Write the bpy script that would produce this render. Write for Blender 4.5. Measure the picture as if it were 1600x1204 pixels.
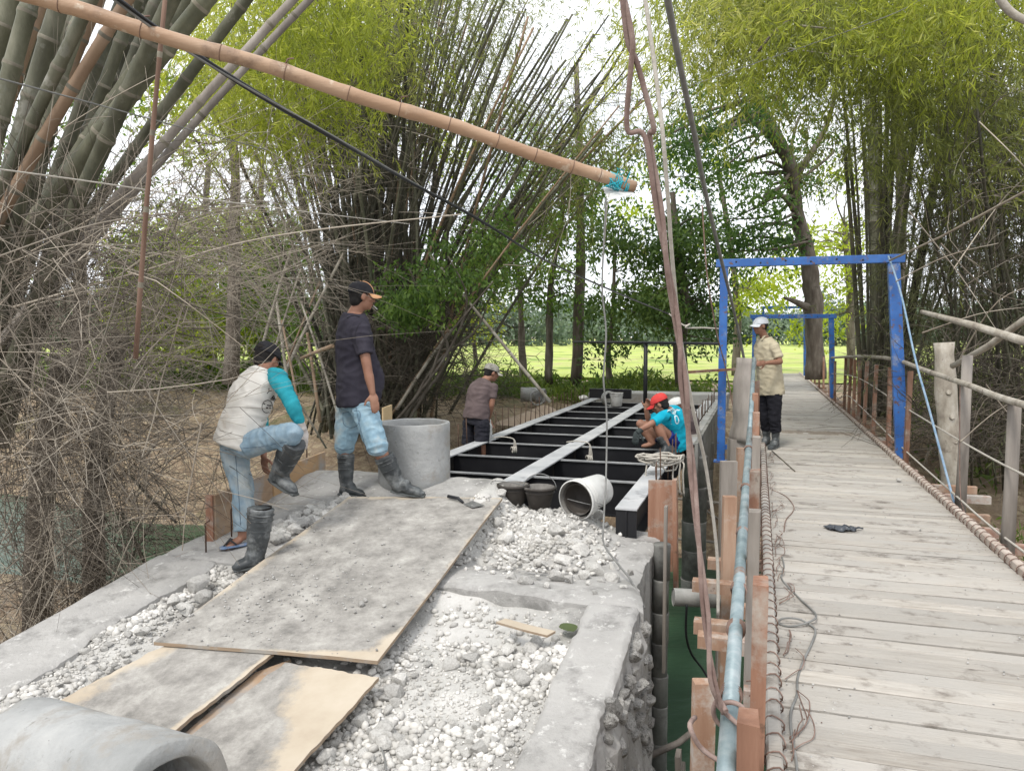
import bpy, bmesh, math, random
import numpy as np
from mathutils import Vector, Matrix, noise
R_ = math.radians
random.seed(7); rng = np.random.default_rng(7)
S = bpy.context.scene
for o in list(bpy.data.objects): bpy.data.objects.remove(o)
COL = S.collection

# ---------------------------------------------------------------- camera, sky, sun
CZ = 1.5; F = 1200.0; TILT = math.atan(77/1200); A = R_(17.754)
SA, CA = math.sin(A), math.cos(A)
cam = bpy.data.cameras.new('camera'); camo = bpy.data.objects.new('camera', cam); COL.objects.link(camo)
cam.sensor_width = 36; cam.lens = 27; cam.clip_start = .05; cam.clip_end = 1500
camo.location = (0, 0, CZ); camo.rotation_euler = (math.pi/2 - TILT, 0, 0)
S.camera = camo
SUN_EL, SUN_AZ = R_(56), R_(-148)       # azimuth measured from +Y towards +X
w = bpy.data.worlds.new('World'); S.world = w; w.use_nodes = True
nt = w.node_tree; nt.nodes.clear()
sky = nt.nodes.new('ShaderNodeTexSky'); sky.sky_type = 'NISHITA'; sky.sun_disc = False
sky.sun_elevation = SUN_EL; sky.sun_rotation = SUN_AZ
tcw = nt.nodes.new('ShaderNodeTexCoord'); nzw = nt.nodes.new('ShaderNodeTexNoise')
nzw.inputs['Scale'].default_value = 2.2; nzw.inputs['Detail'].default_value = 7
nt.links.new(tcw.outputs['Generated'], nzw.inputs['Vector'])
rw = nt.nodes.new('ShaderNodeValToRGB'); rw.color_ramp.elements[0].position = .3; rw.color_ramp.elements[1].position = .52
rw.color_ramp.elements[0].color = (.62, .62, .62, 1); rw.color_ramp.elements[1].color = (1, 1, 1, 1)
nt.links.new(nzw.outputs['Fac'], rw.inputs['Fac'])
mxw = nt.nodes.new('ShaderNodeMix'); mxw.data_type = 'RGBA'
nt.links.new(rw.outputs['Color'], mxw.inputs['Factor']); nt.links.new(sky.outputs['Color'], mxw.inputs['A'])
mxw.inputs['B'].default_value = (8.6, 8.8, 9.2, 1)
bg = nt.nodes.new('ShaderNodeBackground'); bg.inputs['Strength'].default_value = .1
out = nt.nodes.new('ShaderNodeOutputWorld')
nt.links.new(mxw.outputs['Result'], bg.inputs['Color']); nt.links.new(bg.outputs[0], out.inputs[0])
sl = bpy.data.lights.new('sun', 'SUN'); slo = bpy.data.objects.new('sun', sl); COL.objects.link(slo)
sl.energy = 1.5; sl.angle = R_(12); sl.color = (1, .955, .88)
sd = Vector((math.sin(SUN_AZ)*math.cos(SUN_EL), math.cos(SUN_AZ)*math.cos(SUN_EL), math.sin(SUN_EL)))
slo.rotation_euler = sd.to_track_quat('Z', 'Y').to_euler(); slo.location = (0, 0, 30)
S.view_settings.view_transform = 'Standard'; S.view_settings.look = 'None'
S.view_settings.exposure = 0.9; S.view_settings.gamma = 1; S.view_settings.use_curve_mapping = False
S.render.engine = 'CYCLES'; S.cycles.max_bounces = 8; S.cycles.transparent_max_bounces = 8

# ---------------------------------------------------------------- measuring helpers
_fw = Vector((0, math.cos(TILT), -math.sin(TILT))); _up = Vector((0, math.sin(TILT), math.cos(TILT)))
def ray(px, py): return _fw + Vector(((px-800)/F, 0, 0)) - _up*((py-602)/F)
def P(px, py, Y):
    r = ray(px, py); return r*(Y/r.y) + Vector((0, 0, CZ))
def G(px, py, z):
    r = ray(px, py); return r*((z-CZ)/r.z) + Vector((0, 0, CZ))
def ramp(u): return .25 + .14*(u-6)
def RP(px, py, dz=0):
    r = ray(px, py); ur = r.x*SA + r.y*CA
    return r*((.25-.84-CZ+dz)/(r.z-.14*ur)) + Vector((0, 0, CZ))
def W(u, v, z=0): return Vector((u*SA+v*CA, u*CA-v*SA, z))
def UV(p): return p.x*SA+p.y*CA, p.x*CA-p.y*SA
def Yof(u, v): return u*CA-v*SA
V = Vector

# ---------------------------------------------------------------- object helpers
def link(o, parent=None):
    COL.objects.link(o)
    if parent is not None: o.parent = parent
    return o
def tag(o, label=None, cat=None, group=None, kind=None):
    if label: o['label'] = label
    if cat: o['category'] = cat
    if group: o['group'] = group
    if kind: o['kind'] = kind
    return o
def empty(name, loc, label, cat, group=None, rz=0):
    o = bpy.data.objects.new(name, None); o.location = loc; o.rotation_euler = (0, 0, rz); o.empty_display_size = .1
    COL.objects.link(o); return tag(o, label, cat, group)
def world_child(o, root):
    "parent an object whose mesh is written in world coordinates"
    o.parent = root; o.matrix_parent_inverse = Matrix.LocRotScale(root.location, root.rotation_euler, None).inverted(); return o

class MB:
    def __init__(s): s.v = []; s.f = []; s.m = []; s.sm = []
    def add(s, vs, fs, mi=0, smooth=False):
        b = len(s.v); s.v += [tuple(x) for x in vs]
        for f in fs: s.f.append(tuple(i+b for i in f)); s.m.append(mi); s.sm.append(smooth)
    def frame(s, d, ref=None):
        d = V(d).normalized(); r = V(ref) if ref is not None else (V((0, 0, 1)) if abs(d.z) < .9 else V((0, 1, 0)))
        x = r.cross(d).normalized(); y = d.cross(x).normalized(); return x, y
    def box(s, c, ax, ay, az, mi=0, jit=0, ch=0):
        "c centre, half-axis vectors; ch = chamfer along the ax direction"
        c = V(c); ax = V(ax); ay = V(ay); az = V(az)
        if ch:
            ly, lz = ay.length, az.length
            prof = [(-1, -1), (1, -1), (1, 1-ch/lz), (1-ch/ly, 1), (-1+ch/ly, 1), (-1, 1-ch/lz)]
        else: prof = [(-1, -1), (1, -1), (1, 1), (-1, 1)]
        n = len(prof); vs = []
        for e in (-1, 1):
            for a, b in prof:
                j = V((random.uniform(-jit, jit), random.uniform(-jit, jit), random.uniform(-jit, jit))) if jit else V((0, 0, 0))
                vs.append(c+ax*e+ay*a+az*b+j)
        fs = [tuple(range(n))[::-1], tuple(range(n, 2*n))] + [(i, (i+1) % n, n+(i+1) % n, n+i) for i in range(n)]
        s.add(vs, fs, mi)
    def beam(s, a, b, wd, th, mi=0, up=(0, 0, 1), ch=0, jit=0):
        "timber from a to b: wd across, th along up"
        a = V(a); b = V(b); d = (b-a); y = V(up); x = d.normalized(); y = (y-x*y.dot(x)).normalized(); z = x.cross(y)
        s.box((a+b)/2, d/2, z*wd/2, y*th/2, mi, jit, ch)
    def tube(s, pts, r, seg=8, mi=0, cap=True, smooth=True, mis=None):
        pts = [V(p) for p in pts]; n = len(pts)
        if not hasattr(r, '__len__'): r = [r]*n
        vs = []; x = None
        for i, p in enumerate(pts):
            d = (pts[min(i+1, n-1)]-pts[max(i-1, 0)])
            if d.length < 1e-9: d = V((0, 0, 1))
            d.normalize()
            if x is None: x, y = s.frame(d)
            else:
                x = (x-d*x.dot(d))
                if x.length < 1e-6: x, y = s.frame(d)
                x.normalize(); y = d.cross(x)
            for k in range(seg):
                a = 2*math.pi*k/seg; vs.append(p+(x*math.cos(a)+y*math.sin(a))*r[i])
        b = len(s.v); s.v += [tuple(q) for q in vs]
        for i in range(n-1):
            mm = mis[i] if mis else mi
            for k in range(seg):
                k2 = (k+1) % seg
                s.f.append((b+i*seg+k, b+i*seg+k2, b+(i+1)*seg+k2, b+(i+1)*seg+k)); s.m.append(mm); s.sm.append(smooth)
        if cap:
            s.f.append(tuple(b+k for k in range(seg))[::-1]); s.m.append(mi); s.sm.append(False)
            s.f.append(tuple(b+(n-1)*seg+k for k in range(seg))); s.m.append(mi); s.sm.append(False)
    def lathe(s, prof, c=(0, 0, 0), ax=(0, 0, 1), seg=24, mi=0, smooth=True, closed=False, squash=1, jit=0):
        "prof: (radius, height) list"
        c = V(c); d = V(ax).normalized(); x, y = s.frame(d); vs = []
        for r, h in prof:
            for k in range(seg):
                a = 2*math.pi*k/seg
                rr = r*(1+jit*math.sin(3*a+h*9)) if jit else r
                vs.append(c+d*h+(x*math.cos(a)+y*math.sin(a)*squash)*rr)
        n = len(prof); fs = []
        for i in range(n if closed else n-1):
            j = (i+1) % n
            for k in range(seg):
                k2 = (k+1) % seg; fs.append((i*seg+k, i*seg+k2, j*seg+k2, j*seg+k))
        if not closed:
            if prof[0][0] > 1e-4: fs.append(tuple(range(seg))[::-1])
            if prof[-1][0] > 1e-4: fs.append(tuple((n-1)*seg+k for k in range(seg)))
        s.add(vs, fs, mi, smooth)
    def mesh(s, name, mats):
        me = bpy.data.meshes.new(name); me.from_pydata(s.v, [], s.f)
        for m in (mats if isinstance(mats, (list, tuple)) else [mats]): me.materials.append(m)
        me.polygons.foreach_set('material_index', s.m); me.polygons.foreach_set('use_smooth', s.sm); me.update(); return me
    def build(s, name, mats, parent=None, world=False, bevel=0, recenter=None):
        me = s.mesh(name, mats); o = bpy.data.objects.new(name, me)
        if recenter is not None:
            me.transform(Matrix.Translation(-V(recenter))); o.location = recenter
        link(o)
        if parent is not None:
            if world: world_child(o, parent)
            else: o.parent = parent
        if bevel:
            m = o.modifiers.new('bevel', 'BEVEL'); m.width = bevel; m.segments = 2; m.limit_method = 'ANGLE'; m.angle_limit = R_(40)
        return o

def npmesh(name, verts, faces, mat, smooth=False):
    "verts (n,3), faces (m,k) numpy arrays"
    me = bpy.data.meshes.new(name); k = faces.shape[1]; m = len(faces)
    me.vertices.add(len(verts)); me.vertices.foreach_set('co', verts.astype(np.float32).ravel())
    me.loops.add(m*k); me.loops.foreach_set('vertex_index', faces.astype(np.int32).ravel())
    me.polygons.add(m); me.polygons.foreach_set('loop_start', (np.arange(m)*k).astype(np.int32))
    try: me.polygons.foreach_set('loop_total', np.full(m, k, np.int32))
    except Exception: pass
    if smooth: me.polygons.foreach_set('use_smooth', np.ones(m, bool))
    me.materials.append(mat); me.update(calc_edges=True); return me

# ---------------------------------------------------------------- materials
def N(nt, t, **kw):
    n = nt.nodes.new(t)
    for k, v in kw.items():
        if k in n.inputs: n.inputs[k].default_value = v
        else: setattr(n, k, v)
    return n
def rampn(nt, cols, lo=.3, hi=.7):
    r = nt.nodes.new('ShaderNodeValToRGB'); e = r.color_ramp.elements
    while len(e) < len(cols): e.new(.5)
    for i, c in enumerate(cols):
        e[i].position = lo+(hi-lo)*i/max(1, len(cols)-1); e[i].color = (*c, 1)
    return r
def M(name, cols, rough=.85, scale=4, stretch=(1, 1, 1), bump=.3, bscale=None, rnd=0, island=0, metal=0, dirt=None, spec=.3, lo=.3, hi=.7, bdist=.01, detail=7, dirt2=None, gen=False):
    detail = max(detail, 10)
    m = bpy.data.materials.new(name); m.use_nodes = True; nt = m.node_tree; b = nt.nodes['Principled BSDF']; L = nt.links.new
    tc = N(nt, 'ShaderNodeTexCoord'); oi = N(nt, 'ShaderNodeObjectInfo')
    mu = N(nt, 'ShaderNodeVectorMath', operation='MULTIPLY_ADD'); cmb = N(nt, 'ShaderNodeCombineXYZ')
    for i in range(3): L(oi.outputs['Random'], cmb.inputs[i])
    L(cmb.outputs[0], mu.inputs[0]); mu.inputs[1].default_value = (37, 23, 51); L(tc.outputs['Object'], mu.inputs[2])
    mp = N(nt, 'ShaderNodeMapping'); mp.inputs['Scale'].default_value = stretch; L(mu.outputs[0], mp.inputs[0])
    nz = N(nt, 'ShaderNodeTexNoise', Scale=scale, Detail=detail, Roughness=.62); L(mp.outputs[0], nz.inputs['Vector'])
    rp = rampn(nt, cols, lo, hi); L(nz.outputs['Fac'], rp.inputs['Fac']); col = rp.outputs['Color']
    for dd in (dirt, dirt2):
        if dd:
            dc, ds, dlo, dhi = dd[:4]
            n2 = N(nt, 'ShaderNodeTexNoise', Scale=ds, Detail=9, Roughness=.68); L(mu.outputs[0], n2.inputs['Vector'])
            r2 = rampn(nt, [(0, 0, 0), (1, 1, 1)], dlo, dhi); L(n2.outputs['Fac'], r2.inputs['Fac'])
            mx = N(nt, 'ShaderNodeMix', data_type='RGBA'); L(r2.outputs['Color'], mx.inputs['Factor']); L(col, mx.inputs['A'])
            mx.inputs['B'].default_value = (*dc, 1); col = mx.outputs['Result']
    if rnd or island:
        hs = N(nt, 'ShaderNodeHueSaturation'); L(col, hs.inputs['Color'])
        src = oi.outputs['Random']
        if island:
            gi = N(nt, 'ShaderNodeNewGeometry'); src = gi.outputs['Random Per Island']
        k = island or rnd
        mr = N(nt, 'ShaderNodeMapRange'); mr.inputs['To Min'].default_value = 1-k; mr.inputs['To Max'].default_value = 1+k
        L(src, mr.inputs['Value']); L(mr.outputs[0], hs.inputs['Value']); col = hs.outputs['Color']
    L(col, b.inputs['Base Color']); b.inputs['Roughness'].default_value = rough; b.inputs['Metallic'].default_value = metal
    b.inputs['Specular IOR Level'].default_value = spec
    if bump:
        n3 = N(nt, 'ShaderNodeTexNoise', Scale=bscale or scale*4, Detail=8, Roughness=.65); L(mp.outputs[0], n3.inputs['Vector'])
        bp = N(nt, 'ShaderNodeBump', Strength=bump, Distance=bdist); L(n3.outputs['Fac'], bp.inputs['Height']); L(bp.outputs[0], b.inputs['Normal'])
    return m
def leafmat(name, cols, trans=.45, rough=.55):
    m = bpy.data.materials.new(name); m.use_nodes = True; nt = m.node_tree; nt.nodes.clear(); L = nt.links.new
    o = N(nt, 'ShaderNodeOutputMaterial'); gi = N(nt, 'ShaderNodeNewGeometry'); tc = N(nt, 'ShaderNodeTexCoord')
    nz = N(nt, 'ShaderNodeTexNoise', Scale=.45, Detail=3); L(tc.outputs['Object'], nz.inputs['Vector'])
    ma = N(nt, 'ShaderNodeMath', operation='MULTIPLY_ADD'); L(gi.outputs['Random Per Island'], ma.inputs[0]); ma.inputs[1].default_value = .5
    mb = N(nt, 'ShaderNodeMath', operation='MULTIPLY_ADD'); L(nz.outputs['Fac'], mb.inputs[0]); mb.inputs[1].default_value = 1.5; mb.inputs[2].default_value = -.52
    L(mb.outputs[0], ma.inputs[2])
    rp = rampn(nt, cols, .1, .95); L(ma.outputs[0], rp.inputs['Fac'])
    d = N(nt, 'ShaderNodeBsdfPrincipled', Roughness=rough); d.inputs['Specular IOR Level'].default_value = .35; L(rp.outputs['Color'], d.inputs['Base Color'])
    t = N(nt, 'ShaderNodeBsdfTranslucent')
    hs = N(nt, 'ShaderNodeHueSaturation', Hue=.485, Saturation=1.1, Value=1.9); L(rp.outputs['Color'], hs.inputs['Color']); L(hs.outputs[0], t.inputs['Color'])
    mx = N(nt, 'ShaderNodeMixShader'); mx.inputs[0].default_value = trans; L(d.outputs[0], mx.inputs[1]); L(t.outputs[0], mx.inputs[2]); L(mx.outputs[0], o.inputs[0])
    return m

m_conc = M('concrete', [(.27, .265, .25), (.36, .35, .335), (.44, .43, .41)], scale=1.3, bump=.9, bscale=30, bdist=.012, dirt=((.2, .195, .185), 3.2, .52, .66), dirt2=((.52, .51, .49), 14, .58, .66))
m_concl = M('pale_concrete', [(.23, .235, .23), (.32, .325, .32), (.41, .41, .4)], scale=2.2, bump=1, bscale=22, bdist=.01, dirt=((.2, .2, .19), 24, .61, .68), dirt2=((.27, .255, .23), 3.2, .5, .62))
m_chalk = M('limestone_rubble', [(.42, .405, .375), (.55, .535, .505), (.64, .625, .59)], scale=5, bump=.8, bscale=24, bdist=.012, rnd=.25, dirt=((.3, .29, .27), 4, .56, .72))
m_chalkg = M('limestone_gravel', [(.4, .385, .355), (.53, .515, .485), (.63, .61, .58)], scale=7, bump=.6, bscale=30, bdist=.01, island=.28, dirt=((.26, .245, .22), 1.6, .5, .68))
m_dust = M('limestone_dust', [(.3, .29, .275), (.46, .45, .425), (.6, .585, .56)], scale=2.4, bump=.8, bscale=34, bdist=.02, dirt=((.2, .195, .185), 1.7, .55, .7))
m_ply = M('plywood_sheet', [(.35, .29, .22), (.43, .37, .29), (.49, .435, .355)], scale=2.2, stretch=(1, 1, 1), bump=.12, bscale=40, bdist=.003)
def _plydust(m):
    nt = m.node_tree; L = nt.links.new; b = nt.nodes['Principled BSDF']; src = b.inputs['Base Color'].links[0].from_socket
    at = N(nt, 'ShaderNodeAttribute', attribute_name='dust'); tc = N(nt, 'ShaderNodeTexCoord')
    n1 = N(nt, 'ShaderNodeTexNoise', Scale=3.2, Detail=10, Roughness=.7); L(tc.outputs['Object'], n1.inputs['Vector'])
    ma = N(nt, 'ShaderNodeMath', operation='MULTIPLY_ADD'); L(n1.outputs['Fac'], ma.inputs[0]); ma.inputs[1].default_value = 1.9; ma.inputs[2].default_value = -.95
    ad = N(nt, 'ShaderNodeMath', operation='ADD'); L(ma.outputs[0], ad.inputs[0]); L(at.outputs['Fac'], ad.inputs[1])
    rp = rampn(nt, [(0, 0, 0), (1, 1, 1)], .32, .62); L(ad.outputs[0], rp.inputs['Fac'])
    n2 = N(nt, 'ShaderNodeTexNoise', Scale=5, Detail=12, Roughness=.75); L(tc.outputs['Object'], n2.inputs['Vector'])
    r2 = rampn(nt, [(.14, .135, .125), (.24, .228, .21), (.34, .325, .3), (.47, .455, .42)], .32, .7); L(n2.outputs['Fac'], r2.inputs['Fac'])
    mx = N(nt, 'ShaderNodeMix', data_type='RGBA'); L(rp.outputs['Color'], mx.inputs['Factor']); L(src, mx.inputs['A']); L(r2.outputs['Color'], mx.inputs['B']); L(mx.outputs['Result'], b.inputs['Base Color'])
    n3 = N(nt, 'ShaderNodeTexNoise', Scale=45, Detail=6, Roughness=.7); L(tc.outputs['Object'], n3.inputs['Vector'])
    mm = N(nt, 'ShaderNodeMath', operation='MULTIPLY'); L(n3.outputs['Fac'], mm.inputs[0]); L(rp.outputs['Color'], mm.inputs[1])
    bp = N(nt, 'ShaderNodeBump', Strength=.9, Distance=.006); L(mm.outputs[0], bp.inputs['Height']); L(bp.outputs[0], b.inputs['Normal'])
_plydust(m_ply)
m_plyb = M('formwork_board', [(.25, .16, .1), (.34, .24, .16), (.42, .33, .25)], scale=3, stretch=(1, 1, 3), bump=.3, dirt=((.3, .28, .26), 3, .5, .64))
m_deck = M('dusty_deck_wood', [(.27, .24, .205), (.37, .34, .3), (.45, .42, .375)], scale=3.2, stretch=(1.2, 9, 5), bump=.8, bscale=9, bdist=.008, rnd=.15, dirt=((.36, .34, .31), 1.3, .38, .58), dirt2=((.17, .15, .13), 5, .55, .68))
m_brown = M('red_brown_timber', [(.15, .075, .048), (.235, .125, .082), (.31, .185, .13)], scale=9, stretch=(1, 1, .09), bump=.7, bscale=22, rnd=.3, dirt=((.3, .26, .22), 5, .5, .66), dirt2=((.1, .06, .04), 11, .6, .7))
m_fresh = M('fresh_sawn_timber', [(.22, .125, .08), (.3, .19, .13), (.38, .28, .21)], scale=9, stretch=(1, 1, .1), bump=.5, bscale=25, rnd=.18, dirt=((.38, .34, .3), 6, .5, .64), dirt2=((.16, .1, .07), 12, .62, .7))
m_greyw = M('weathered_grey_timber', [(.13, .115, .1), (.23, .205, .18), (.34, .31, .28)], scale=5, stretch=(1, 1, .12), bump=.6, bscale=12, rnd=.12)
m_bark = M('tree_bark', [(.075, .06, .047), (.13, .11, .09), (.21, .185, .155)], scale=7, stretch=(1, 1, .3), bump=.8, bscale=18, bdist=.03, rnd=.15)
m_barkp = M('pale_log_bark', [(.2, .17, .14), (.33, .3, .25), (.45, .42, .37)], scale=9, stretch=(1, 1, .5), bump=.9, bscale=22, bdist=.015, dirt=((.15, .12, .1), 7, .58, .68))
m_culm = M('bamboo_culm_green_grey', [(.055, .055, .036), (.1, .1, .066), (.17, .165, .12)], scale=5, stretch=(1, 1, .4), bump=.4, bscale=40, rnd=.35, rough=.6, dirt=((.3, .29, .25), 4, .58, .7), dirt2=((.07, .075, .05), 2, .55, .65))
m_culmd = M('bamboo_culm_dark', [(.035, .035, .025), (.07, .068, .048), (.13, .12, .09)], scale=2, stretch=(1, 1, .4), bump=.2, rnd=.5, rough=.6)  # backlit silhouette of the culms put into the dark colour
m_culmo = M('bamboo_culm_dry', [(.17, .11, .07), (.25, .17, .11), (.33, .24, .17)], scale=3, stretch=(1, 1, .4), bump=.2, rnd=.25, rough=.55, dirt=((.2, .17, .13), 4, .6, .7))
m_sapl = M('thin_brown_culm', [(.12, .07, .05), (.2, .13, .095)], scale=8, stretch=(1, 1, .3), bump=.3)
m_node = M('bamboo_node_ring', [(.1, .09, .07), (.17, .155, .12), (.26, .24, .19)], scale=9, bump=.4, rnd=.3)
m_pole = M('bamboo_pole_tan', [(.25, .145, .085), (.33, .21, .13), (.4, .28, .19)], scale=6, stretch=(.35, .35, 1), bump=.35, bscale=30, rough=.5, spec=.4, dirt=((.2, .13, .085), 5, .52, .66), dirt2=((.45, .36, .27), 14, .58, .66))
m_twig = M('dry_twig', [(.16, .13, .1), (.27, .235, .19), (.4, .36, .3)], scale=.8, bump=0, island=.45)
m_steelc = M('dull_cross_flange', [(.16, .165, .175), (.24, .245, .25), (.34, .34, .34)], rough=.6, scale=4, bump=.15)
m_twigd = M('dark_dry_twig', [(.045, .037, .028), (.09, .076, .06), (.15, .13, .105)], scale=.8, bump=0, island=.5)  # darker twig copy: shade inside the thickets put into the colour
m_steelk = M('black_painted_steel', [(.006, .006, .008), (.011, .011, .013), (.018, .018, .02)], rough=.42, scale=3, bump=.1, spec=.4, dirt=((.1, .1, .1), 4, .66, .78))
m_steelg = M('dusty_steel_flange', [(.3, .31, .32), (.4, .41, .42), (.5, .5, .5)], rough=.6, scale=3, bump=.15, dirt=((.17, .17, .18), 5, .58, .7))
m_blue = M('blue_painted_steel', [(.015, .075, .26), (.022, .105, .34), (.045, .15, .42)], rough=.45, scale=3, bump=.1, spec=.5, dirt=((.24, .25, .27), 5, .56, .7), dirt2=((.11, .06, .045), 17, .57, .62))
m_pipe = M('galvanised_pipe', [(.12, .17, .185), (.22, .28, .295), (.36, .4, .41)], rough=.42, metal=.25, scale=9, stretch=(1, 1, 1), bump=.2, spec=.5, dirt=((.22, .13, .09), 5, .6, .68))
m_rustw = M('rusty_wire', [(.1, .06, .045), (.18, .115, .09), (.28, .2, .17)], scale=12, bump=.3, rough=.7)
m_cablebrown = M('brown_suspension_cable', [(.15, .1, .085), (.22, .155, .135), (.32, .25, .22)], scale=10, bump=.5, rough=.7)
m_black = M('black_cable', [(.012, .013, .015), (.03, .032, .036)], scale=8, bump=.1, rough=.5)
m_dgrey = M('grey_steel_cable', [(.12, .12, .115), (.22, .22, .21)], scale=10, bump=.2, rough=.6)
m_rope = M('pale_rope', [(.33, .31, .27), (.46, .43, .38)], scale=30, bump=.5, bscale=60)
m_ropeb = M('blue_nylon_rope', [(.12, .22, .34), (.3, .38, .46)], scale=20, bump=.4)
m_ropet = M('turquoise_twine', [(.01, .28, .36), (.04, .42, .5)], scale=20, bump=.4)
m_rebar = M('rusty_rebar', [(.05, .03, .022), (.11, .065, .045)], scale=10, bump=.3)
m_soil = M('bank_soil', [(.15, .105, .07), (.25, .185, .125), (.35, .28, .2)], scale=1.6, bump=1.0, bscale=14, bdist=.06, dirt=((.38, .31, .21), 7, .5, .6), dirt2=((.09, .1, .04), .45, .56, .68))
m_sand = M('heaped_sand', [(.34, .26, .19), (.44, .35, .27)], scale=6, bump=.5, bscale=40)
m_field = M('bright_rice', [(.34, .44, .08), (.48, .58, .13), (.6, .68, .26)], scale=.35, stretch=(1, 2.5, 1), bump=1, bscale=5, bdist=.2, dirt=((.5, .46, .22), .5, .5, .6), dirt2=((.2, .3, .06), .22, .52, .62))
m_casing = M('grey_pile_casing', [(.12, .12, .11), (.2, .2, .185), (.3, .295, .28)], scale=4, bump=.4, bscale=20, rnd=.15, dirt=((.09, .085, .08), 3, .55, .66))
m_rubber = M('dusty_black_rubber', [(.02, .024, .027), (.035, .04, .043), (.07, .078, .08)], rough=.5, scale=6, bump=.12, spec=.5, dirt=((.2, .21, .21), 7, .5, .7))
m_rub2 = M('brown_black_bucket_rubber', [(.035, .03, .026), (.06, .052, .045)], rough=.6, scale=6, bump=.2, dirt=((.17, .16, .15), 6, .55, .7))
m_white = M('white_plastic', [(.5, .5, .48), (.62, .62, .6)], rough=.45, scale=5, bump=.08, spec=.4, dirt=((.4, .39, .37), 7, .56, .68))
m_bucketin = M('cement_crusted_inside', [(.13, .12, .11), (.25, .24, .22)], scale=12, bump=.5, bdist=.005)
m_bag = M('black_plastic_bag', [(.03, .035, .045), (.06, .068, .08)], rough=.3, scale=20, bump=.3, spec=.5)
m_iron = M('worn_iron', [(.14, .14, .14), (.28, .28, .27)], rough=.45, metal=.5, scale=8, bump=.2)
m_redstub = M('red_stained_board_end', [(.28, .15, .11), (.38, .26, .2)], scale=6, stretch=(1, 6, 1), bump=.4, dirt=((.42, .38, .34), 4, .44, .56))
m_edge = M('edge_beam_wood', [(.33, .26, .22), (.42, .36, .31), (.5, .45, .4)], scale=6, stretch=(1, 1, 1), bump=.5, bscale=30, dirt=((.24, .15, .11), 7, .56, .66))
# water
m_water = bpy.data.materials.new('river_water'); m_water.use_nodes = True
_b = m_water.node_tree.nodes['Principled BSDF']; _b.inputs['Base Color'].default_value = (.03, .068, .036, 1); _b.inputs['Roughness'].default_value = .3
_b.inputs['Specular IOR Level'].default_value = .25
_t = N(m_water.node_tree, 'ShaderNodeTexCoord'); _mp = N(m_water.node_tree, 'ShaderNodeMapping'); _mp.inputs['Scale'].default_value = (1, 2.4, 1)
_n = N(m_water.node_tree, 'ShaderNodeTexNoise', Scale=4, Detail=3); _bp = N(m_water.node_tree, 'ShaderNodeBump', Strength=.3, Distance=.03)
m_water.node_tree.links.new(_t.outputs['Object'], _mp.inputs[0]); m_water.node_tree.links.new(_mp.outputs[0], _n.inputs['Vector'])
m_water.node_tree.links.new(_n.outputs['Fac'], _bp.inputs['Height']); m_water.node_tree.links.new(_bp.outputs[0], _b.inputs['Normal'])
# ---------------------------------------------------------------- terrain
def sst(a, b, x):
    t = np.clip((x-a)/(b-a), 0, 1); return t*t*(3-2*t)
def fnoise(x, y, s, seed=0):
    return noise.noise(V((x*s, y*s, seed)))
def hground(u, v):
    far = -2.35+2.25*sst(9.0-.6*math.sin(v*.5), 16.5, u)
    near = -2.35+2.1*sst(7.2, -2, u)
    z = max(far, near)
    if v > 1.2: z = max(z, -2.35+sst(1.2, 3.4, v)*(1.05+1.2*sst(11, 18, u)+.5*sst(4, 0, u)))
    if v < -4: z = max(z, -2.35+float(sst(4, 4.8, -v))*1.15*float(sst(8.6, 6.2, u)))
    k = 1 if u < 26 else .15
    z += k*(.22*fnoise(u, v, .45, 1)+.09*fnoise(u, v, 1.7, 2)+.045*fnoise(u, v, 4.5, 3))*(1.0 if z < -.25 else .45)
    return z
us = np.concatenate([np.arange(-8, 4, .6), np.arange(4, 20, .16), np.arange(20, 34, .5), np.array([35, 38, 43, 50, 60, 80, 120, 200, 400, 900])])
vs_ = np.concatenate([np.array([-700, -300, -120, -60, -40, -32, -27]), np.arange(-24, 14, .22), np.array([15, 18, 24, 34, 60, 120, 300, 700])])
vt = []; 
for u in us:
    for v in vs_:
        p = W(u, v, hground(float(u), float(v))); vt.append((p.x, p.y, p.z))
nu, nv = len(us), len(vs_)
ii = np.arange((nu-1)*(nv-1)); r_, c_ = ii//(nv-1), ii % (nv-1)
fc = np.stack([r_*nv+c_, r_*nv+c_+1, (r_+1)*nv+c_+1, (r_+1)*nv+c_], 1)
tag(link(bpy.data.objects.new('ground', npmesh('ground', np.array(vt), fc, m_soil, True))), kind='structure')
mb = MB(); c = W(9, 0, -1.8)
mb.add([W(2, -60, -1.8), W(2, 40, -1.8), W(16, 40, -1.8), W(16, -60, -1.8)], [(0, 1, 2, 3)])
tag(mb.build('river_water', m_water), kind='structure')
# rice field beyond the trees
mb = MB(); fr = [(29, -260), (29, 60), (420, 200), (420, -420)]
gx, gy = 60, 40; pts = []
for i in range(gx+1):
    for j in range(gy+1):
        u = 27.5+(i/gx)**2.2*330; v = -300+j/gy*420 if i else -60+j/gy*80
        pts.append(W(u, -300+j/gy*420, -.03+.04*math.sin(j*2.1+i)))
mb.add(pts, [(i*(gy+1)+j, i*(gy+1)+j+1, (i+1)*(gy+1)+j+1, (i+1)*(gy+1)+j) for i in range(gx) for j in range(gy)], 0, True)
tag(mb.build('rice_field', m_field), kind='structure')

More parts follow.
